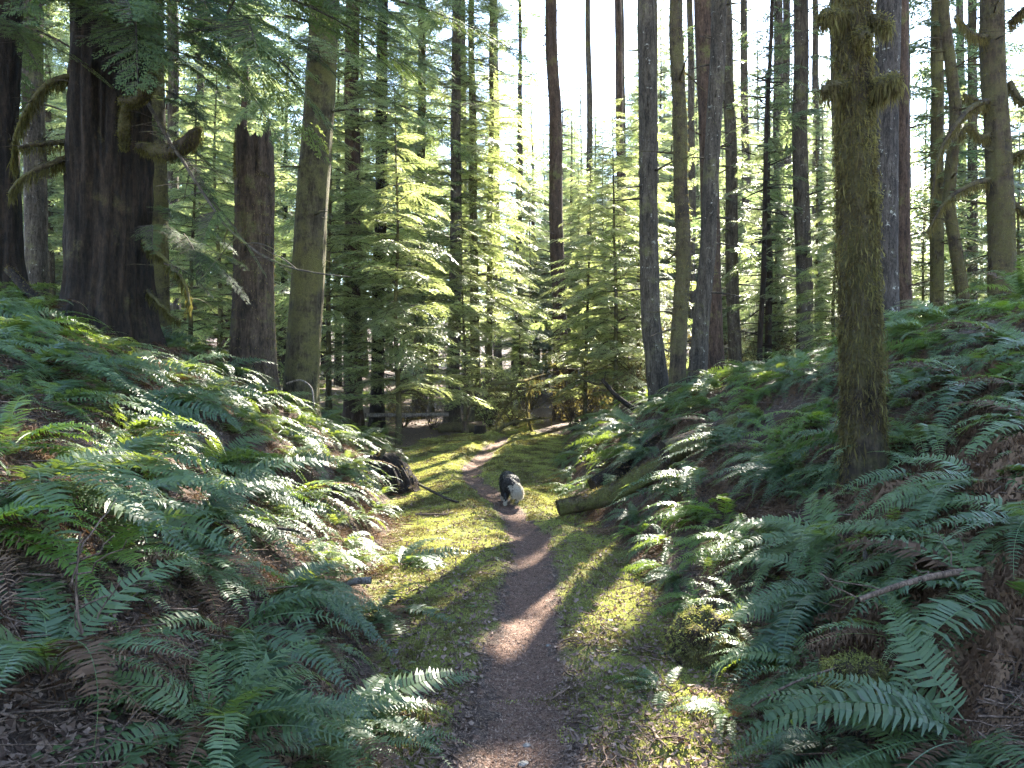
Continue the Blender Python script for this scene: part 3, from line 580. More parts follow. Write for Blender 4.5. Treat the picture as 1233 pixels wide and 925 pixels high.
# young trees one can point to
for px, Y, s, v, lab in [(705, 19, .72, 0, 'bright yellow-green young hemlock just right of the path end'), (742, 17.5, .80, 2, 'young hemlock with spreading lit boughs left of the scaly fir'),
        (770, 21, .95, 0, 'taller young hemlock behind the spreading lit hemlock'), (640, 33, 1.1, 3, 'bluish young conifer in the gap above the path end'), (712, 38, 1.35, 1, 'pointed conifer standing against the bright sky gap'),
        (480, 16.5, .85, 0, 'dense young hemlock left of the pale horizontal log'), (520, 26, 1.05, 2, 'lit young hemlock behind the short mossy hemlock'), (395, 17, .9, 2, 'shaded young hemlock behind the leaning olive trunk'),
        (265, 15.5, .8, 2, 'shaded young hemlock left of the broken snag'), (1003, 15, .52, 2, 'small feathery hemlock left of the shaggy foreground trunk'), (935, 23, .75, 1, 'dusky young hemlock behind the thin dead snag'),
        (890, 28, 1.0, 3, 'young conifer behind the grey straight fir'), (1110, 19, .6, 1, 'small hemlock in the shade right of the reddish-brown trunk'), (230, 12.3, .5, 0, 'small hemlock with pale sprays on the left bank below the cedar'), (625, 27, .6, 0, 'low lit hemlock over the path end'), (1150, 22, .95, 1, 'feathery hemlock left of the arching-limbed tree'), (1225, 17, .7, 3, 'feathery hemlock cut by the right edge'), (985, 21, .9, 1, 'broad dark hemlock behind the tall grey fir'), (560, 19.5, .62, 0, 'low yellow-green hemlock behind the short mossy log')]:
    x = X(px, Y); variant_tree(YOUNG[v], x, Y, s, px * .37, 'hemlock_tree', lab, 'young hemlocks growing between the tall trunks')
placed = [(X(p, y), y) for p, y, _ in TREES]
r = rs(77); cand = []
TR = sorted(TREES)
while len(cand) < 200:
    y = 22 + 70 * r.uniform(0, 1) ** .8; px = r.uniform(-170, 1400); x = X(px, y)
    if min([(x - a) ** 2 + (y - b) ** 2 for a, b in placed]) < (1.7 + y * .012) ** 2: continue
    placed.append((x, y)); cand.append((px, x, y))
for k in range(66):
    y = r.uniform(34, 88) if k < 30 else r.uniform(61, 90); px = r.uniform(772, 1020) if k % 4 else r.uniform(636, 770); cand.append((px, X(px, y), y))
for px, y in ((703, 72), (748, 65), (655, 80)): cand.append((px, X(px, y), y))
SPEC = {703: 62, 748: 95, 655: 150, 728: 130, 676: 185}
bysec = {}
for px, x, y in cand:
    near = [t for t in TR if True]; lo = [t for t in near if t[0] < px]; hi = [t for t in near if t[0] >= px]
    key = (lo[-1][2] if lo else None, hi[0][2] if hi else None); bysec.setdefault(key, []).append((y, px, x))
ORD = ['nearest', 'second nearest', 'third nearest', 'fourth', 'fifth', 'sixth', 'seventh', 'eighth', 'ninth', 'tenth'] + ['%dth' % i for i in range(11, 60)]
for (lo, hi), L_ in bysec.items():
    for k, (y, px, x) in enumerate(sorted(L_)):
        kind = r.randint(0, 5); top = 26
        cap = 26.5
        if 632 < px < 768: cap = (EYE + (CY - r.uniform(75, 200)) / F * y)
        elif 768 <= px < 872: cap = (EYE + (CY - r.uniform(-60, 80)) / F * y)
        elif 872 <= px < 1020: cap = (EYE + (CY - r.uniform(20, 150)) / F * y)
        elif 690 < px < 1150: cap = 1.6 + .62 * (y - 3)
        h = min(cap, r.uniform(17, 27)) if cap > 5 else cap
        if 768 <= px < 1020 and y > 60 and cap > 10: h = cap
        if 780 < px < 1180 and y < 60: h = min(h, max(5, .6 * (y - 20) + 4))
        if px in SPEC: h = EYE + (CY - SPEC[px]) / F * y
        zb = H1(x, y)
        if h - zb < 13: var = YOUNG[r.randint(4)]; s = max(.5, (h - zb) / 9.0); sz = s; s = s * .85
        else: var = TALL[kind]; sz = (h - zb) / 26.0; s = .75 + .25 * sz
        place = ('between %s and %s' % (lo, hi)) if lo and hi else ('right of %s' % lo if lo else 'left of %s' % hi)
        place = place.replace('the ', '')
        variant_tree(var, x, y, s, r.uniform(0, 6.28), 'conifer_tree', '%s distant conifer %s' % (ORD[k], place), 'conifers deep in the forest', sz=sz, zb=zb)
# added tall firs, their unseen crowns shade the foreground
for k, (px, Y) in enumerate([(600, 31), (712, 36), (752, 31), (790, 29), (775, 35), (835, 33), (900, 31), (858, 38), (950, 30), (985, 35), (1040, 30), (1095, 34), (1160, 31), (560, 34), (1010, 25), (940, 25.5)]):
    nm = sorted(TREES, key=lambda t: abs(t[0] - px))[0][2]
    tree('fir_tree', 'added bare-stemmed shade fir, number %d from the left, far behind the near trunks' % 0 if False else 'added bare-stemmed shade fir far back near %s, trunk %s' % (nm.replace('the ', ''), ['pale', 'straight', 'thin', 'dusky', 'brown', 'tapering', 'upright', 'shaded', 'narrow', 'bare', 'grey', 'mottled', 'faint', 'slender', 'dim', 'dull'][k]),
         'tree', px, Y, .36, px - 4, 'bark_grey', 33, [CANC(EYE + .56 * Y, 33, 60, 4.0, 1.8)], dead=18, seg=14, rings=40, group='added shade firs far behind')

# ------------------------------------------------------------------ sword ferns
def frond(r, L, W_, th0, th1, n=34, curl=0.0, dead=False):
    s = np.linspace(0, 1, 24); th = th0 + (th1 - th0) * s ** 1.15
    ds = L / 23; px = np.r_[0, np.cumsum(np.cos(th[:-1]) * ds)]; pz = np.r_[0, np.cumsum(np.sin(th[:-1]) * ds)]
    py = curl * (s ** 2) * L
    C = np.stack([px, py, pz], -1); T = np.gradient(C, axis=0); T /= np.linalg.norm(T, axis=1)[:, None]
    u = np.linspace(.13, .985, n); Q = []
    f = lambda A: np.stack([np.interp(u, s, A[:, k]) for k in range(3)], -1)
    Pc, Tc = f(C), f(T); S = np.cross(np.array([0, 0, 1.0]), Tc); S /= np.linalg.norm(S, axis=1)[:, None] + 1e-9; Nn = np.cross(Tc, S)
    ln = W_ * np.minimum(1, .5 + u / .3 * .5) * np.clip((1 - u) / .62, 0.04, 1) ** .75
    for sd in (-1, 1):
        l = ln * r.uniform(.88, 1.08, n); w = np.minimum(.0085, l * .11) * (1.0 if not dead else .7) * L / .8
        fwd = r.normal(.22, .07, n)[:, None]; up = r.normal(.16, .10, n)[:, None] - (.5 if dead else 0)
        if dead: fwd = fwd + r.normal(0, .4, (n, 1)); up = up + r.normal(0, .5, (n, 1))
        d = S * sd + Tc * fwd + Nn * up; d /= np.linalg.norm(d, axis=1)[:, None]
        wv = Tc - d * (Tc * d).sum(1)[:, None]; wv /= np.linalg.norm(wv, axis=1)[:, None]; wv = wv + Nn * r.normal(0, .18, (n, 1))
        b = Pc + Tc * r.normal(0, .002, (n, 1)); m1 = b + d * (l * .5)[:, None]; t = b + d * l[:, None] - Nn * (l * r.uniform(.08, .3, n))[:, None] + Tc * (l * .12)[:, None]
        ww = w[:, None]; lw = (l * .5)[:, None]
        Q.append(np.stack([b - wv * ww * .75, b + wv * ww * .75, m1 + wv * ww * .9, m1 - wv * ww * .9], 1))
        Q.append(np.stack([m1 - wv * ww * .9, m1 + wv * ww * .9, t + wv * ww * .12, t - wv * ww * .12], 1))
    return np.concatenate(Q), C
def fern_mesh(seed, n, Lr, spread, green='fern', slope=False, flop=0.0):
    r = rs(seed); mb = MB()
    for k in range(n):
        az = (k * 2.399 + r.uniform(-.4, .4)) if not slope else r.normal(0, .95)
        L = r.uniform(*Lr); e = rad(r.uniform(*spread)); e2 = rad(r.uniform(-75, -15)) - flop
        q, C = frond(r, L, L * r.uniform(.105, .135), e, e2, 38, r.uniform(-.16, .16))
        roll = r.normal(0, .25); cr, sr = math.cos(roll), math.sin(roll); Rx = np.array([[1, 0, 0], [0, cr, -sr], [0, sr, cr]])
        A = rotz(az) @ Rx; off = np.array([math.cos(az), math.sin(az), 0]) * .02
        v = np.clip(r.normal(.45, .30), 0, 1); dd = 1 if r.uniform() < .06 else 0; nq = len(q) // 4; ka, kb = [r.uniform(0, 1, nq) > (.03 if r.uniform() < .7 else .2) for _ in (0, 1)]; kp = np.r_[ka, ka, kb, kb]
        q = q[kp]; tipc = np.clip((v if not dd else v * .3) + r.normal(0, .10, len(q)), 0, 1)
        mb.quads(q.reshape(-1, 3) @ A.T + off, dd, tipc); tube(mb, C @ A.T + off, np.linspace(.0032, .001, 24), 3, 0, var=1.0)
    return mb.mesh('sword_fern', [M[green], M['fern_dead']], False)
def dead_mesh(seed, n, Lr, slope=False):
    r = rs(seed); mb = MB()
    for k in range(n):
        az = r.uniform(0, 6.28) if not slope else r.normal(0, 1.0); L = r.uniform(*Lr)
        q, C = frond(r, L, L * .09, rad(r.uniform(0, 35)), rad(r.uniform(-110, -50)), 30, r.uniform(-.5, .5), True)
        A = rotz(az); v = np.clip(r.normal(.45, .3), 0, 1); mb.quads(q.reshape(-1, 3) @ A.T, 0, v); tube(mb, C @ A.T, np.linspace(.003, .001, 24), 3, 0, var=.2)
    return mb.mesh('dead_fronds', [M['fern_dead']], False)
FERN = [fern_mesh(400 + i, 15 + i, (.55, .95), (25, 70)) for i in range(5)] + [fern_mesh(420, 13, (.5, .85), (30, 70), 'fern_fresh')]
FERNS = [fern_mesh(440 + i, 13 + 2 * i, (.6, 1.0), (5, 55), 'fern', True) for i in range(5)] + [fern_mesh(460, 14, (.55, .9), (15, 55), 'fern_fresh', True)]
DEAD = [dead_mesh(480 + i, 12, (.35, .7)) for i in range(2)] + [dead_mesh(490 + i, 14, (.4, .8), True) for i in range(2)]
fern_list = []
def add_fern(x, y, s, v=None, slope=None, az=None, dead=None, lift=0.0, tilt=0.0):
    rr = rs(int(abs(x) * 9973 + y * 131)); e = .15
    gxx = (Hbase(x + e, y) - Hbase(x - e, y)) / (2 * e); gyy = (Hbase(x, y + e) - Hbase(x, y - e)) / (2 * e); g = math.hypot(gxx, gyy)
    slope = (g > .25) if slope is None else slope; dn = math.atan2(-gyy, -gxx)
    fresh = rr.uniform() < .17
    i = (5 if fresh else rr.randint(0, 5)) if v is None else v
    me = (FERNS if slope else FERN)[i]
    o = link('sword_fern', me, loc=(x, y, H1(x, y) + .01 + lift)); o.scale = (s, s, s * rr.uniform(.8, 1.05))
    rz = (dn + rr.normal(0, .35) if slope else rr.uniform(0, 6.28)) if az is None else az
    o.rotation_euler = (0, min(g, .6) * .45 * (1 if slope else 0) + tilt, rz)
    d = (rr.uniform() < .45) if dead is None else dead
    if d: link('dead_fronds', DEAD[(2 if slope else 0) + rr.randint(2)], o)
    fern_list.append([o, x, y, s, d, i == 5]); return o
# the ferns that show largest, placed by hand: (px, Y, size, azimuth in degrees, variant)
for px, Y, s, az, v, sl in [(250, 2.65, .78, -60, 1, True), (255, 2.7, .7, 60, 0, False), (400, 3.3, .72, -20, 4, True), (60, 2.55, .8, 0, 2, False), (25, 3.4, .95, -10, 3, True), (120, 4.4, .95, -10, 1, True),
        (330, 4.3, .8, -20, 3, True), (450, 5.1, .8, -25, 2, True), (260, 5.6, .95, -15, 4, True), (150, 6.3, 1.0, -12, 0, True), (30, 5.6, 1.0, -10, 1, True), (390, 3.0, .6, 10, 2, False),
        (1180, 2.75, .95, 185, 3, True), (1120, 2.75, .72, 200, 1, True), (1215, 3.4, .9, 175, 2, True), (1010, 4.75, .95, 190, 4, True), (985, 4.9, .8, 160, 3, True), (905, 5.6, .8, 190, 5, True),
        (1130, 5.0, .85, 210, 0, True), (960, 6.7, 1.0, 185, 4, True), (1000, 7.2, .95, 180, 5, True), (840, 7.2, .75, 190, 5, True), (1180, 6.0, 1.0, 190, 2, True), (800, 3.9, .38, 150, 0, True), (880, 3.55, .42, 140, 1, False),
        (720, 9.3, .62, 200, 5, True), (735, 10.2, .8, 190, 1, True), (690, 11, .7, 200, 5, True), (1110, 3.4, .6, 200, 4, False), (1195, 4.3, .9, 200, 1, True), (120, 3.2, .7, -30, 5, False), (480, 6.6, .7, -10, 0, True)]:
    add_fern(X(px, Y), Y, s * 1.14, v, sl, rad(az))
r = rs(5); tries = 0; pts = [(f[1], f[2]) for f in fern_list]
while len(fern_list) < 306 and tries < 30000:
    tries += 1; y = 2.3 + 13 * r.uniform() ** 1.1; side = r.uniform() < .5
    d = r.uniform(0.0, 5.4 if side else 4.8)
    x = float(foot_l(y)) - .15 - d if side else float(foot_r(y)) + .1 + d
    if abs(x / y) > .73: continue
    sp = .40 + .012 * y
    if y > 15 and r.uniform() < .5: continue
    if any((x - a) ** 2 + (y - b) ** 2 < sp * sp for a, b in pts): continue
    if side and abs(x + 5) < .9 and abs(y - 9.2) < .9: continue
    if (x - 2.55) ** 2 + (y - 5.4) ** 2 < .3: continue
    qx = CX + x / y * F
    if 655 < qx < 870 and 7.4 < y < 9.9 and x > foot_r(y) and (x - foot_r(y)) < 1.6 and not (y < 8.1 and r.uniform() < .5): continue
    if 425 < qx < 505 and 9.2 < y < 11.2: continue
    pts.append((x, y)); add_fern(x, y, (r.uniform(.7, 1.12) if not side else r.uniform(.65, 1.08)) * (1 if d > .4 else .6))
MARK = [('the massive dark cedar', X(130, 9.5), 9.5), ('the broken snag', X(306, 11), 11), ('the leaning olive trunk', X(360, 12.8), 12.8), ('the dark bark stump', X(472, 11), 11), ('the lower left corner', -1.7, 2.5),
        ('the shaggy foreground trunk', 2.55, 5.6), ('the round mossy stump', 1.15, 4.4), ('the bare jutting stick', 2.0, 3.5), ('the dog', 0, 10), ('the right fallen logs', 1.5, 8.8), ('the scaly fir', 2.6, 13.3),
        ('the arching-limbed tree', 8, 13), ('the crest log', 3.4, 11), ('the pale horizontal log', -2.5, 18), ('the rotten grey stump', 2.2, 4.5), ('the lichen-spotted trunk', 5.4, 11.2), ('the left bank stick', -2.2, 6)]
bym = {}
for f in fern_list:
    k = min(MARK, key=lambda m: (m[1] - f[1]) ** 2 + (m[2] - f[2]) ** 2); f.append(((k[1] - f[1]) ** 2 + (k[2] - f[2]) ** 2) ** .5)
    where = 'uphill' if abs(f[1]) > abs(k[1]) + .6 else ('in front' if f[2] < k[2] - .3 else ('beyond' if f[2] > k[2] + .3 else 'beside'))
    sz = 'large' if f[3] > .85 else ('small' if f[3] < .66 else 'medium')
    look = ('bright green' if f[5] else 'dark green')
    desc = '%s %s fern%s' % (sz, look, ' with dead fronds' if f[4] else '')
    bym.setdefault((desc, where, k[0]), []).append(f)
for (desc, where, nm), L_ in bym.items():
    for k, f in enumerate(sorted(L_, key=lambda q: q[6])):
        pos = {'uphill': 'uphill of', 'in front': 'in front of', 'beyond': 'beyond', 'beside': 'beside'}[where]
        lab = '%s %s %s' % (desc, pos, nm.replace('the ', '', 1)) + ('' if len(L_) == 1 else ', ' + ORD[k])
        tag(f[0], lab, 'fern', 'sword ferns covering the banks')

# ------------------------------------------------------------------ logs, stumps, sticks, stones
def log(name, label, ctrl, r0, r1, bark, seed, seg=22, n=40, amp=.16, moss=0, hang=0, cat='log', caps=True, ridges=.2, group=None, stubs=0, parentless=True):
    r = rs(seed); c = np.array(ctrl, float); org = c[0].copy(); p = smooth_pts(c - org, n); mb = MB()
    P = tube(mb, p, np.linspace(r0, r1, n), seg, 0, amp, 2.2, .25, cap0=1, cap1=1, seed=seed * 1.3, ridges=ridges)
    for q in range(stubs):
        k = r.randint(3, n - 3); a = r.normal(0, 1, 3); a[2] = abs(a[2]); a /= np.linalg.norm(a); l = r.uniform(.1, .35) * max(1, r0 * 8)
        t = p[k] + a * np.linspace(0, l, 6)[:, None] + np.cumsum(r.normal(0, .01, (6, 3)), 0); tube(mb, t, np.linspace(max(.004, r0 * .35), .002, 6), 5, 0, cap1=0)
    o = mb.build(name, [M[bark], M['cutwood']], loc=org); tag(o, label, cat, group)
    if moss or hang:
        m2 = MB(); pts = P.reshape(-1, 3); nn = (P - p[:, None]).reshape(-1, 3); nn /= np.linalg.norm(nn, axis=1)[:, None] + 1e-9
        up = nn[:, 2] > .1
        if moss: fuzz(m2, pts[up], nn[up], r, moss, .03, .004)
        if hang: strands(m2, pts[nn[:, 2] < .2], r, hang, .25, .005, .03)
        m2.build('moss', [M['moss_leaf']], o)
    return o
def g(px, Y, dz=0): x = X(px, Y); return np.array([x, Y, H1(x, Y) + dz])
log('fallen_log', 'dark weathered log lying on the right bank just past the dog', [W(672, 612, 8.6), W(730, 597, 8.7), W(785, 570, 8.75), W(838, 545, 8.8)], .085, .13, 'rot', 3, moss=5000, amp=.3, ridges=.3)
log('fallen_log', 'thicker barkless log above the dark weathered log', [W(715, 588, 9.9), W(760, 560, 10.1), W(810, 530, 10.3), W(870, 505, 10.7)], .13, .17, 'bark_dark', 4, moss=2500)
log('fallen_log', 'broken reddish log with hanging dead fronds in the middle of the right bank', [W(800, 545, 8.6), W(840, 532, 8.7), (W(885, 515, 8.9))], .13, .16, 'rot', 5, moss=200)
log('fallen_log', 'mossy boulder-like log end on the crest of the right bank', [W(872, 475, 11.0), W(905, 468, 11.1), W(940, 470, 11.3)], .13, .12, 'bark_moss', 6, moss=3000)
log('fallen_log', 'pale horizontal log across the far left ground', [W(440, 500, 17.5), W(490, 500, 18), W(540, 499, 18.4)], .05, .045, 'deadwood', 7)
log('fallen_log', 'short dark mossy log lying behind the small cut stump', [W(528, 516, 19), W(552, 515, 19), W(572, 517, 19)], .11, .12, 'bark_moss', 8, moss=1500)
log('tree_stump', 'small dark cut stump at the left of the path end', [g(578, 18.6, -.05), g(578, 18.6, .22)], .15, .13, 'bark_dark', 9, cat='stump')
log('tree_stump', 'small post-like stump under the short mossy log', [g(560, 18.8, -.05), g(560, 18.8, .3)], .09, .08, 'rot', 10, cat='stump')
st = log('tree_stump', 'dark leaning stump with scaly bark left of the path', [g(478, 10.7, -.1), g(472, 10.8, .12), W(452, 562, 11)], .29, .25, 'bark_dark', 11, seg=90, cat='stump', ridges=.6, amp=.32, moss=500)
log('fallen_branch', 'upright mossy stick stuck behind the dark leaning stump', [W(448, 575, 10.9), W(455, 560, 10.8), W(463, 541, 10.8)], .035, .025, 'bark_olive', 12, cat='branch', moss=300)
log('fallen_branch', 'dark twisted branch lying on the moss below the dark stump', [g(505, 10.6, .12), g(525, 10.2, .08), g(545, 9.9, .04), g(552, 9.7, .03)], .02, .012, 'twig', 13, cat='branch', stubs=6)
log('fallen_branch', 'thin stick lying flat on the moss left of the path', [g(500, 9.0, .03), g(540, 8.9, .03)], .013, .012, 'stick', 14, cat='branch')
log('fallen_branch', 'dark dead limb slanting down to the scaly fir', [W(725, 457, 13.2), W(740, 475, 13.1), W(764, 493, 13)], .03, .05, 'bark_dark', 15, cat='branch', stubs=3)
mg = 'mossy dead limbs tangled at the path end'
for k, (a, lab) in enumerate([([(592, 462, 19), (620, 460, 18.8), (645, 455, 19.6), (668, 448, 19.5)], 'upper mossy dead limb in the tangle at the path end'), ([(588, 470, 19.6), (625, 468, 19.4), (660, 466, 19.2), (672, 468, 19)], 'horizontal mossy dead limb in the middle of the tangle'),
        ([(600, 490, 19.6), (625, 476, 19.4), (650, 462, 19.2)], 'rising mossy dead limb in the tangle at the path end'), ([(590, 528, 18.9), (610, 512, 18.9), (640, 505, 18.8), (664, 503, 18.6)], 'thick curved mossy limb touching the ground at the path end'),
        ([(598, 508, 19.5), (612, 485, 19.5), (618, 465, 19.5)], 'leaning thin mossy limb left in the tangle'), ([(640, 520, 19), (634, 490, 19), (640, 465, 19)], 'upright thin mossy limb right in the tangle'),
        ([(690, 450, 17), (720, 462, 16.6), (745, 455, 16.4), (770, 440, 16.3)], 'sagging mossy limb under the young lit hemlock')]):
    log('fallen_branch', lab, [W(*q) for q in a], .055 if k < 4 else .03, .02, 'bark_olive', 60 + k, seg=10, cat='branch', moss=900, hang=50, group=mg, stubs=10)
log('fallen_branch', 'bare brown stick jutting across the lower right bank', [W(1034, 722, 3.35), W(1090, 703, 3.4), W(1130, 693, 3.45), W(1175, 687, 3.5), W(1228, 684, 3.6)], .011, .019, 'stick', 20, n=60, seg=14, cat='branch', stubs=5, amp=.2)
log('fallen_branch', 'dark bent stick lying on ferns of the left bank', [W(232, 641, 4.6), W(262, 630, 4.6), W(310, 633, 4.7), W(362, 640, 4.8)], .012, .008, 'twig', 21, cat='branch', stubs=4)
log('fallen_branch', 'pale curved root arching beside the leaning olive trunk', [W(345, 462, 11.4), W(362, 458, 11.3), W(374, 466, 11.2), W(378, 490, 11.1)], .014, .010, 'deadwood', 22, cat='branch')
log('fallen_branch', 'diagonal dark limb propped against the massive cedar', [W(10, 325, 9.6), W(45, 360, 9.4), W(75, 380, 9.3)], .05, .06, 'bark_dark', 23, cat='branch', moss=500)
log('fallen_branch', 'broken pale branch lying among ferns left of the path', [W(412, 705, 4.9), W(430, 700, 4.85), W(447, 699, 4.85)], .02, .022, 'deadwood', 24, cat='branch')
log('fallen_branch', 'thin pale stick across the ferns at lower right', [W(905, 850, 3.0), W(950, 825, 3.1), W(1010, 803, 3.3)], .006, .004, 'stick', 25, cat='branch')
log('fallen_branch', 'straight pale twig lying over the left foreground ferns', [W(0, 778, 2.5), W(55, 781, 2.6), W(120, 786, 2.7)], .004, .003, 'stick', 26, cat='branch')
log('sapling', 'thin bare sapling stem rising in the left foreground', [W(112, 790, 2.6), W(97, 755, 2.6), W(92, 720, 2.6), W(97, 640, 2.65)], .006, .0025, 'stick', 27, cat='sapling', stubs=7)

def blob_stump(name, label, c, rx, rz, seed, nf=9000, mat_='rot', cat='stump', broken=False, fl=.018):
    r = rs(seed); th = np.linspace(0, 2 * math.pi, 64, endpoint=False); ph = np.linspace(0, 1, 34); mb = MB()
    prof = np.sqrt(np.clip(1 - (ph) ** 5, 0, 1)) * (1.25 - .3 * ph); 
    P = np.stack([rx * prof[:, None] * np.cos(th), rx * prof[:, None] * np.sin(th), np.repeat((ph * rz)[:, None], 64, 1)], -1)
    nz = fbm(P * (2.2 / rx) + seed, 4) - .5; nz2 = fbm(P * (7 / rx) + seed, 3) - .5; P[..., :2] *= (1 + nz[..., None] * .9 + nz2[..., None] * .35); P[..., 2] += (nz * .9 + nz2 * .3) * rz; P[..., 2] -= .1 * rz
    mb.grid(P, True, 0); o = mb.build(name, [M[mat_]], loc=c); tag(o, label, cat)
    pts = P.reshape(-1, 3); nn = P - np.array([0, 0, rz * .3]); nn = nn.reshape(-1, 3); nn /= np.linalg.norm(nn, axis=1)[:, None]
    kk = (fbm(pts * 7 + seed, 3) + .35 * pts[:, 2] / rz > .50); m2 = MB(); fuzz(m2, pts[kk], nn[kk], r, nf, fl, .003); m2.build('moss', [M['moss_grnd']], o); return o
blob_stump('tree_stump', 'round mossy stump at the foot of the right bank', g(852, 4.35), .17, .27, 5, 12000)
blob_stump('tree_stump', 'low moss-covered stump under the right foreground ferns', W(1035, 830, 3.35), .13, .14, 6, 9000)
rot_ = blob_stump('tree_stump', 'rotten stump topped with moss and grey splintered wood', W(1070, 725, 4.3), .20, .30, 7, 8000, 'rot')
wd = MB(); r = rs(9)
for q in range(9):
    th = -1.0 + q * .28 + r.uniform(-.1, .1); a = np.array([.13 * math.sin(th * 1.6), -.10 * math.cos(th), .14 + .05 * r.uniform()]); h = r.uniform(.10, .24)
    t = a + np.array([[0, .02, -.12], [r.uniform(-.02, .02), .01, h * .4], [r.uniform(-.06, .06), r.uniform(-.05, .03), h]])
    tube(wd, smooth_pts(t, 10), np.array([.05, .05, .046, .042, .036, .03, .022, .014, .008, .002]) * r.uniform(.6, 1.2), 12, 0, .5, 3, .5, seed=q * 3.3, ridges=.5)
wd.build('splintered_wood', [M['deadwood']], rot_)
def stone(label, px, Y, s, seed):
    mb = MB(); th = np.linspace(0, 2 * math.pi, 20, endpoint=False); ph = np.linspace(-math.pi / 2, math.pi / 2, 12)
    P = np.stack([np.cos(ph)[:, None] * np.cos(th), np.cos(ph)[:, None] * np.sin(th), np.repeat(np.sin(ph)[:, None], 20, 1)], -1)
    P = P * (1 + (fbm(P * 1.6 + seed * 3.1, 3)[..., None] - .5) * 1.1) * np.array([1, .8, .55]) * s
    mb.grid(P, True); o = mb.build('stone', [M['rock']], loc=g(px, Y, s * .2), smooth=False); tag(o, label, 'stone')
for a in [('pale angular stone on the path in the foreground', 630, 3.25, .022, 1), ('smaller stone behind the pale angular stone on the path', 634, 3.4, .016, 2), ('dark stone on the moss at the left of the path', 476, 4.4, .028, 3), ('grey stone at the bottom edge left of the path', 475, 3.15, .024, 4),
          ('grey-blue stone under the ferns right of the path', 945, 4.1, .06, 5), ('flat stone at the right edge of the path', 660, 4.6, .015, 6), ('pale stone in the bottom right moss', 950, 3.25, .03, 7)]: stone(*a)

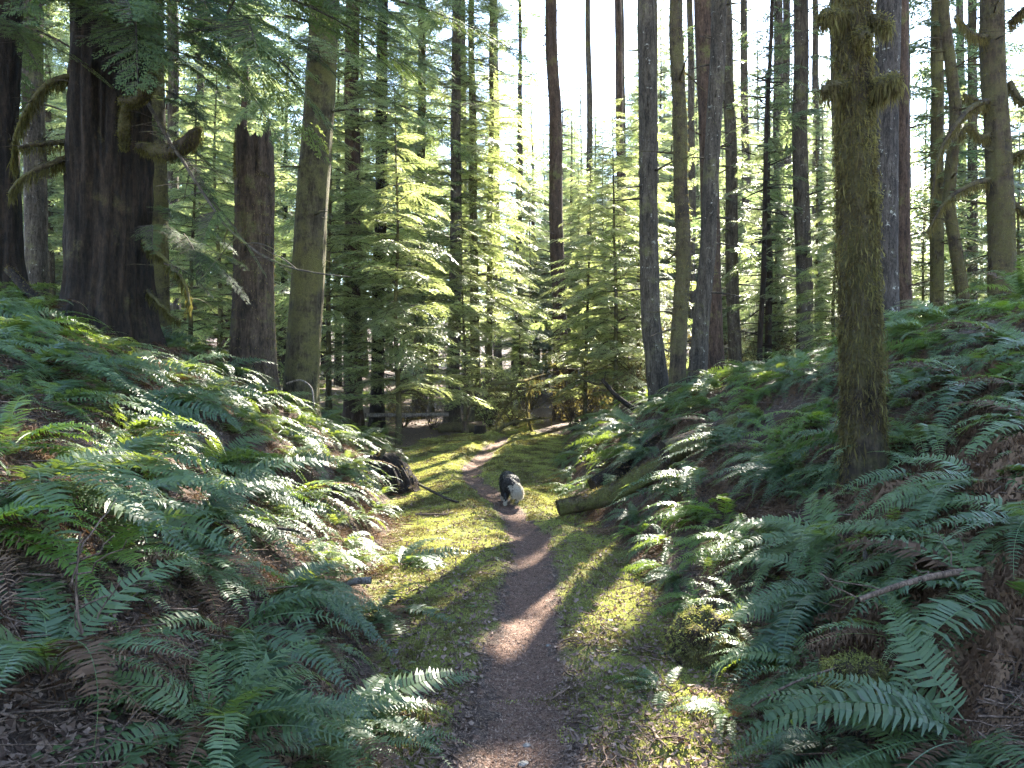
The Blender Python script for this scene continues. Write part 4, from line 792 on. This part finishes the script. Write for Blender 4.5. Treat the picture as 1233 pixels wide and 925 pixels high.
# ------------------------------------------------------------------ the dog, seen from behind
def dog():
    Y = 9.95; x = X(614, Y); z = H1(x, Y); root = link('dog', None, loc=(x, Y, z)); root.rotation_euler = (0, 0, rad(8))
    tag(root, 'small black and white dog walking away along the path', 'dog')
    import bmesh
    bm = bmesh.new()
    def ell(c, rr, rot=0):
        m = Matrix.Translation(c) @ Matrix.Rotation(rot, 4, 'X') @ Matrix.Diagonal((*rr, 1)); bmesh.ops.create_uvsphere(bm, u_segments=20, v_segments=14, radius=1, matrix=m)
    def chain(pts, rads):
        for a, b, ra, rb in zip(pts[:-1], pts[1:], rads[:-1], rads[1:]):
            for t in np.linspace(0, 1, 7): ell(tuple(np.array(a) * (1 - t) + np.array(b) * t), (ra * (1 - t) + rb * t,) * 3)
    ell((0, -.10, .27), (.115, .14, .12)); ell((0, .08, .265), (.115, .16, .115)); ell((0, .24, .27), (.11, .13, .125))     # rump, belly, chest
    chain([(0, .30, .29), (.02, .40, .29), (.03, .46, .26)], [.085, .07, .065])                                        # neck
    ell((.03, .49, .25), (.06, .075, .058)); chain([(.03, .54, .235), (.035, .60, .21)], [.038, .026])                   # head and muzzle, held low
    for s, fy in ((-1, -.02), (1, .06)):                                                                            # hind legs: thigh, knee, hock, paw
        chain([(s * .06, -.12, .24), (s * .07, -.06 + fy, .16), (s * .078, -.16 + fy, .10), (s * .082, -.135 + fy, .03)], [.07, .048, .026, .022]); ell((s * .082, -.115 + fy, .018), (.026, .04, .02))
    for s, fy in ((-1, .05), (1, -.03)):
        chain([(s * .06, .22, .22), (s * .06, .22 + fy * .6, .13), (s * .06, .23 + fy, .03)], [.048, .03, .022]); ell((s * .06, .25 + fy, .018), (.025, .036, .019))
    chain([(0, -.22, .31), (.02, -.28, .27), (.05, -.30, .20), (.085, -.30, .14)], [.035, .05, .06, .025])                 # tail, hanging
    me = bpy.data.meshes.new('body'); bm.to_mesh(me); bm.free(); o = link('tmp', me)
    md = o.modifiers.new('r', 'REMESH'); md.mode = 'VOXEL'; md.voxel_size = .011; sm = o.modifiers.new('s', 'SMOOTH'); sm.iterations = 6; sm.factor = .6
    dg = bpy.context.evaluated_depsgraph_get(); dg.update(); m2 = bpy.data.meshes.new_from_object(o.evaluated_get(dg)); m2.name = 'body'
    bpy.data.objects.remove(o)
    bl = simple('black_fur', (0.012, 0.012, 0.014), (0.035, 0.032, 0.03), 40, .6); wh = simple('white_fur', (0.45, 0.40, 0.33), (0.7, 0.66, 0.6), 40, .8)
    m2.materials.append(bl); m2.materials.append(wh)
    for m_, c0, c1 in ((bl, 0, 0),): pass
    def white(c): return (c[1] < -.235 and c[2] < .29 and c[0] > -.015 + .03 * math.sin(c[2] * 90)) or (c[2] < .06)
    for p in m2.polygons: p.use_smooth = True; p.material_index = 1 if p.center[2] < .05 else 0
    body = link('body', m2, root)
    r = rs(3); cs = np.array([tuple(p.center) for p in m2.polygons]); ns = np.array([tuple(p.normal) for p in m2.polygons]); wm = np.array([white(c + r.normal(0, .014, 3)) for c in cs])
    fb = leaf_mat('black_hair', (0.01, 0.01, 0.012), (0.05, 0.045, 0.04), (0.02, 0.02, 0.02), (0.05, 0.04, 0.03), .45, .5, .1, 0); fw = leaf_mat('white_hair', (0.4, 0.35, 0.28), (0.75, 0.7, 0.62), (0.5, 0.45, 0.35), (0.8, 0.75, 0.65), .6, .3, .3, 0)
    mb = MB()
    for k, sel in ((0, ~wm), (1, wm)):
        P_, N_ = cs[sel], ns[sel]; n = 9000 + 5000 * k; i = r.randint(0, len(P_), n); d = N_[i] * .45 + np.array([0, -.75, -.55]) + r.normal(0, .22, (n, 3)); d /= np.linalg.norm(d, axis=1)[:, None]
        le = r.uniform(.015, .045, n) * (1.5 if k else 1) * np.clip(P_[i][:, 2] / .15, .3, 1); b = P_[i] - N_[i] * .004; sx = np.cross(d, N_[i] + r.normal(0, .3, (n, 3))); sx /= np.linalg.norm(sx, axis=1)[:, None]
        m = b + d * (le * .5)[:, None] + N_[i] * .004; t = b + d * le[:, None]; mb.quads(np.stack([b, m + sx * .0022, t, m - sx * .0022], 1), k, r.uniform(0, 1, n))
    mb.build('coat', [fb, fw], body, smooth=False)
    for s in (-1, 1):
        e = MB(); a = np.array([.03 + s * .045, .465, .295]); tube(e, smooth_pts(np.array([a, a + [s * .012, -.01, .03], a + [s * .03, -.005, .035]]), 6), np.array([.022, .022, .018, .014, .008, .002]), 8, 0, cap1=0)
        e.build('ear', [bl], root)
dog()

# ------------------------------------------------------------------ moss carpet, litter, twigs, small plants (uncountable)
def normals_at(x, y):
    e = .02; a = (Hd(x + e, y) - Hd(x - e, y)) / (2 * e); b = (Hd(x, y + e) - Hd(x, y - e)) / (2 * e); n = np.stack([-a, -b, np.ones_like(a)], -1); return n / np.linalg.norm(n, axis=1)[:, None]
r = rs(21); n = 620000
y = 2.6 * np.exp(r.uniform(0, 1, n) * math.log(24 / 2.6)); x = r.uniform(-2.6, 2.1, n)
mk = moss_mask(x, y) + .45 + 1.5 * (n2(x, y, 2.3, 4, 1.3) - .5)
k = (mk + (n2(x, y, 9, 2, 3.7) - .5) * .5 > 1.06 + r.uniform(-.12, .12, n)) & (x > foot_l(y) - .3) & (x < foot_r(y) + .3)
x, y = x[k], y[k]; z = Hd(x, y); P = np.stack([x, y, z], -1); n = len(x); Nn = normals_at(x, y)
d = Nn + r.normal(0, .45, (n, 3)); d /= np.linalg.norm(d, axis=1)[:, None]; le = r.uniform(.006, .015, n) * (1 + .07 * y) * (.3 + 1.3 * n2(x, y, 9, 2, 7)); sx = np.cross(d, r.normal(0, 1, (n, 3))); sx /= np.linalg.norm(sx, axis=1)[:, None]
w = (.0022 * (1 + .2 * y))[:, None]
b = P - Nn * .003; m = b + d * (le * .55)[:, None]; t = b + d * le[:, None]
mb = MB(); mb.quads(np.stack([b - sx * w * .4, m + sx * w, t, m - sx * w], 1), 0, np.clip(n2(x, y, 4, 3, 6.1) * 2.6 - .85 + r.normal(0, .2, n), 0, 1))
tag(mb.build('moss', [M['moss_grnd']], smooth=False), 'yellow-green moss carpeting both sides of the path', 'moss', kind='stuff')

def scatter(n, ylo, yhi, fx, seed):
    r = rs(seed); y = ylo * np.exp(r.uniform(0, 1, n) * math.log(yhi / ylo)); x = r.uniform(-.75, .75, n) * y * fx; return r, x, y
def flat_bits(name, label, n, seed, ls, ws, mat_, lift=.006, keepf=None, curl=.5, fx=1.0, yhi=18):
    r, x, y = scatter(n, 2.0, yhi, fx, seed)
    if keepf is not None: k = keepf(x, y, r); x, y = x[k], y[k]
    n = len(x); N_ = normals_at(x, y) + r.normal(0, .35, (n, 3)); N_ /= np.linalg.norm(N_, axis=1)[:, None]
    d = np.cross(N_, r.normal(0, 1, (n, 3))); d /= np.linalg.norm(d, axis=1)[:, None]; s = np.cross(N_, d)
    l = r.uniform(*ls, n)[:, None]; w = r.uniform(*ws, n)[:, None]; c = np.stack([x, y, Hd(x, y) + lift * r.uniform(.2, 2.5, n)], -1); up = N_ * l * curl * r.uniform(0, 1, (n, 1))
    a, b = c - d * l * .5 + up * .6, c + d * l * .5 + up; var = np.clip(r.normal(.5, .3, n), 0, 1); mb = MB()
    mb.quads(np.stack([a, c - d * l * .1 + s * w * .5, c, c - d * l * .15 - s * w * .5], 1), 0, var); mb.quads(np.stack([c - d * l * .1 + s * w * .5, b, c - d * l * .15 - s * w * .5, c], 1), 0, var)
    return tag(mb.build(name, [M[mat_]], smooth=False), label, 'leaves', kind='stuff')
offpath = lambda x, y, r: (np.abs(x - path_x(y)) > path_w(y) * .9) & (r.uniform(0, 1, len(x)) < np.where((x > foot_l(y)) & (x < foot_r(y)), .85, 1))
flat_bits('fallen_leaves', 'curled dry brown leaves scattered over the banks and moss', 60000, 31, (.015, .055), (.008, .03), 'litter', keepf=offpath)
flat_bits('leaf_crumbs', 'crumbled leaf bits and needles on the path', 70000, 32, (.006, .026), (.002, .010), 'litter', .003, lambda x, y, r: (np.abs(x - path_x(y)) < path_w(y) * 1.7 + .35 * r.uniform(0, 1, len(x)) ** 2), .3, .25, 12)
# low twiggy debris
r, x, y = scatter(8000, 2.1, 22, 1.0, 41); k = (np.abs(x - path_x(y)) > path_w(y)); x, y = x[k], y[k]; mb = MB(); z = Hd(x, y)
for xx, yy, zz in zip(x, y, z):
    a = r.uniform(0, 6.28); l = r.uniform(.06, .5) * (1 if abs(xx) > 1.2 else .4); e = np.array([math.cos(a), math.sin(a), r.uniform(-.1, .3)])
    p = np.array([xx, yy, zz + .012]) + e * np.linspace(-.5, .5, 4)[:, None] * l; p += np.cumsum(r.normal(0, .01, (4, 3)), 0); p[:, 2] = np.maximum(p[:, 2], zz)
    tube(mb, p, np.linspace(.004, .0018, 4) * r.uniform(.6, 1.5), 4, 0)
tag(mb.build('twigs', [M['stick']]), 'thin dry twigs littering the banks', 'twigs', kind='stuff')
# small leafy ground plants and far fern cover
r, x, y = scatter(2600, 2.3, 16, 1.0, 43); k = (np.abs(x - path_x(y)) > path_w(y) * 1.2) & (n2(x, y, .8, 2, 3.3) > .5) & ((x < foot_l(y)) | (x > foot_r(y)) | (r.uniform(0, 1, len(x)) < .25)); x, y = x[k], y[k]; mb = MB(); z = Hd(x, y)
for xx, yy, zz in zip(x, y, z):
    for q in range(r.randint(4, 9)):
        a = r.uniform(0, 6.28); e = np.array([math.cos(a), math.sin(a), r.uniform(.1, .9)]); e /= np.linalg.norm(e); c = np.array([xx, yy, zz]) + e * r.uniform(.01, .06); l = r.uniform(.02, .045)
        s = np.array([-math.sin(a), math.cos(a), 0]) * l * .38; f = np.array([math.cos(a), math.sin(a), -.15]) * l
        mb.quads(np.stack([c, c + f * .5 + s, c + f, c + f * .5 - s])[None], 0, r.uniform(0, 1))
tag(mb.build('ground_cover', [M['fern']], smooth=False), 'small leafy plants growing through the litter', 'ground cover', kind='stuff')
r = rs(51); mb = MB(); base = []; filler = 420
for i in (0, 1): 
    rr = rs(600 + i); L = []
    for k in range(11):
        q, C = frond(rr, rr.uniform(.5, .9), .09, rad(rr.uniform(20, 65)), rad(rr.uniform(-70, -20)), 24, rr.uniform(-.1, .1)); L.append(q.reshape(-1, 3) @ rotz(k * 2.399).T)
    base.append(np.concatenate(L))
for q in range(520):
    y = r.uniform(14, 48); x = r.uniform(-.75, .75) * y
    if float(foot_l(y)) + .3 < x < float(foot_r(y)) - .3: continue
    B = base[q % 2] * r.uniform(.7, 1.2) * np.array([1, 1, .9]); B = B @ rotz(r.uniform(0, 6.28)).T + np.array([x, y, H1(x, y)]); mb.quads(B, 0, np.clip(r.normal(.5, .3), 0, 1))
for q in range(filler):
    y = 2.6 + 12 * r.uniform() ** 1.1; left = r.uniform() < .5; d = r.uniform(.1, 5); x = float(foot_l(y)) - d if left else float(foot_r(y)) + d
    if abs(x / y) > .72 or (655 < CX + x / y * F < 870 and 7.4 < y < 9.9): continue
    B = base[q % 2] * r.uniform(.38, .62); B = B @ rotz(r.uniform(0, 6.28)).T + np.array([x, y, H1(x, y)]); mb.quads(B, 0, np.clip(r.normal(.5, .3), 0, 1))
tag(mb.build('fern_undergrowth', [M['fern']], smooth=False), 'small ferns filling the banks and the forest floor among the trunks', 'ferns', kind='stuff')

r = rs(61); mb = MB(); base = []
for i in (0, 1, 2):
    rr = rs(620 + i); L = []
    for k in range(9):
        q, C = frond(rr, rr.uniform(.4, .8), .06, rad(rr.uniform(-5, 25)), rad(rr.uniform(-60, -15)), 20, rr.uniform(-.5, .5), True); L.append(q.reshape(-1, 3) @ rotz(rr.normal(0, .9)).T)
    base.append(np.concatenate(L))
for q in range(1200):
    y = 2.2 + 12 * r.uniform() ** 1.2; d = r.uniform(.1, 5.5); left = r.uniform() < .5; x = float(foot_l(y)) - d if left else float(foot_r(y)) + d
    if abs(x / y) > .75: continue
    B = base[q % 3] * r.uniform(.5, 1.0) @ rotz((0 if left else math.pi) + r.normal(0, .6)).T
    P = B + np.array([x, y, 0]); B = np.stack([P[:, 0], P[:, 1], np.maximum(B[:, 2] * .8, -.0) + Hd(P[:, 0], P[:, 1]) + .015 + r.uniform(0, .012, len(P))], -1)
    mb.quads(B, 0, np.clip(r.normal(.5, .3), 0, 1))
for q in range(150):
    y = r.uniform(3.2, 6.5); x = r.uniform(.5, .72) * y
    B = base[q % 3] * r.uniform(.6, 1.1) @ rotz(math.pi + r.normal(0, .5)).T
    P = B + np.array([x, y, 0]); B = np.stack([P[:, 0], P[:, 1], np.maximum(B[:, 2] * 1.1, -.0) + Hd(P[:, 0], P[:, 1]) + .03 + r.uniform(0, .05, len(P))], -1); mb.quads(B, 0, np.clip(r.normal(.35, .3), 0, 1))
tag(mb.build('dead_fern_thatch', [M['fern_dead']], smooth=False), 'matted brown dead fern fronds lying on the banks', 'dead ferns', kind='stuff')

def shrub_mesh(seed, mossy):
    r = rs(seed); mb = MB()
    for q in range(16):
        a = r.uniform(0, 6.28); l = r.uniform(1.0, 2.6); d = np.array([math.cos(a) * .6, math.sin(a) * .6, 1.0]); d /= np.linalg.norm(d)
        u = np.linspace(0, 1, 12)[:, None]; p = d * u * l + np.cumsum(r.normal(0, .03, (12, 3)), 0); p[:, 2] -= .35 * (u[:, 0] ** 2) * l * r.uniform(0, 1.3)
        tube(mb, p, np.linspace(.014, .003, 12), 5, 0)
        for k in range(14):
            i = r.randint(2, 12); e = r.normal(0, 1, 3); e /= np.linalg.norm(e); t = p[i] + e * np.linspace(0, r.uniform(.15, .6), 5)[:, None] + np.cumsum(r.normal(0, .012, (5, 3)), 0)
            tube(mb, t, np.linspace(.005, .0015, 5), 4, 0)
            if mossy: strands(mb, t, r, 14, .05, .005, .01, 1)
            n = 5; b = t[r.randint(1, 5, n)] + r.normal(0, .03, (n, 3)); f = r.normal(0, .03, (n, 3)); g_ = r.normal(0, .014, (n, 3))
            if seed % 2: mb.quads(np.stack([b, b + f + g_, b + f * 2, b + f - g_], 1), 1, r.uniform(0, 1, n))
    return mb.mesh('bare_shrub', [M['twig'], M['moss_leaf'] if mossy else M['needle_lit']], False)
SH = [shrub_mesh(700 + i, i < 2) for i in range(4)]
r = rs(71)
spots = [(620, 21), (700, 21), (560, 24), (600, 25), (745, 25), (485, 20.5), (520, 20), (330, 16), (260, 18), (780, 18), (640, 27), (590, 20.5), (915, 22), (1000, 19), (690, 19.5)]
for k, (px, Y) in enumerate(spots):
    x = X(px, Y); o = link('bare_shrub', SH[k % 4], loc=(x, Y, H1(x, Y))); sc_ = r.uniform(.6, 1.15); o.scale = (sc_,) * 3; o.rotation_euler = (0, 0, r.uniform(0, 6.28))
    nm = min(TREES, key=lambda t: abs(t[0] - px) / 20 + abs(t[1] - Y) / 3); w_ = ('left of' if px < nm[0] else 'right of') + (' and behind' if Y > nm[1] + 1 else (' and before' if Y < nm[1] - 1 else ''))
    tag(o, '%s bare twiggy shrub %s %s' % (['mossy arching', 'tangled mossy', 'thin brown', 'leafing'][k % 4], w_, nm[2]), 'shrub', 'twiggy shrubs under the trees')
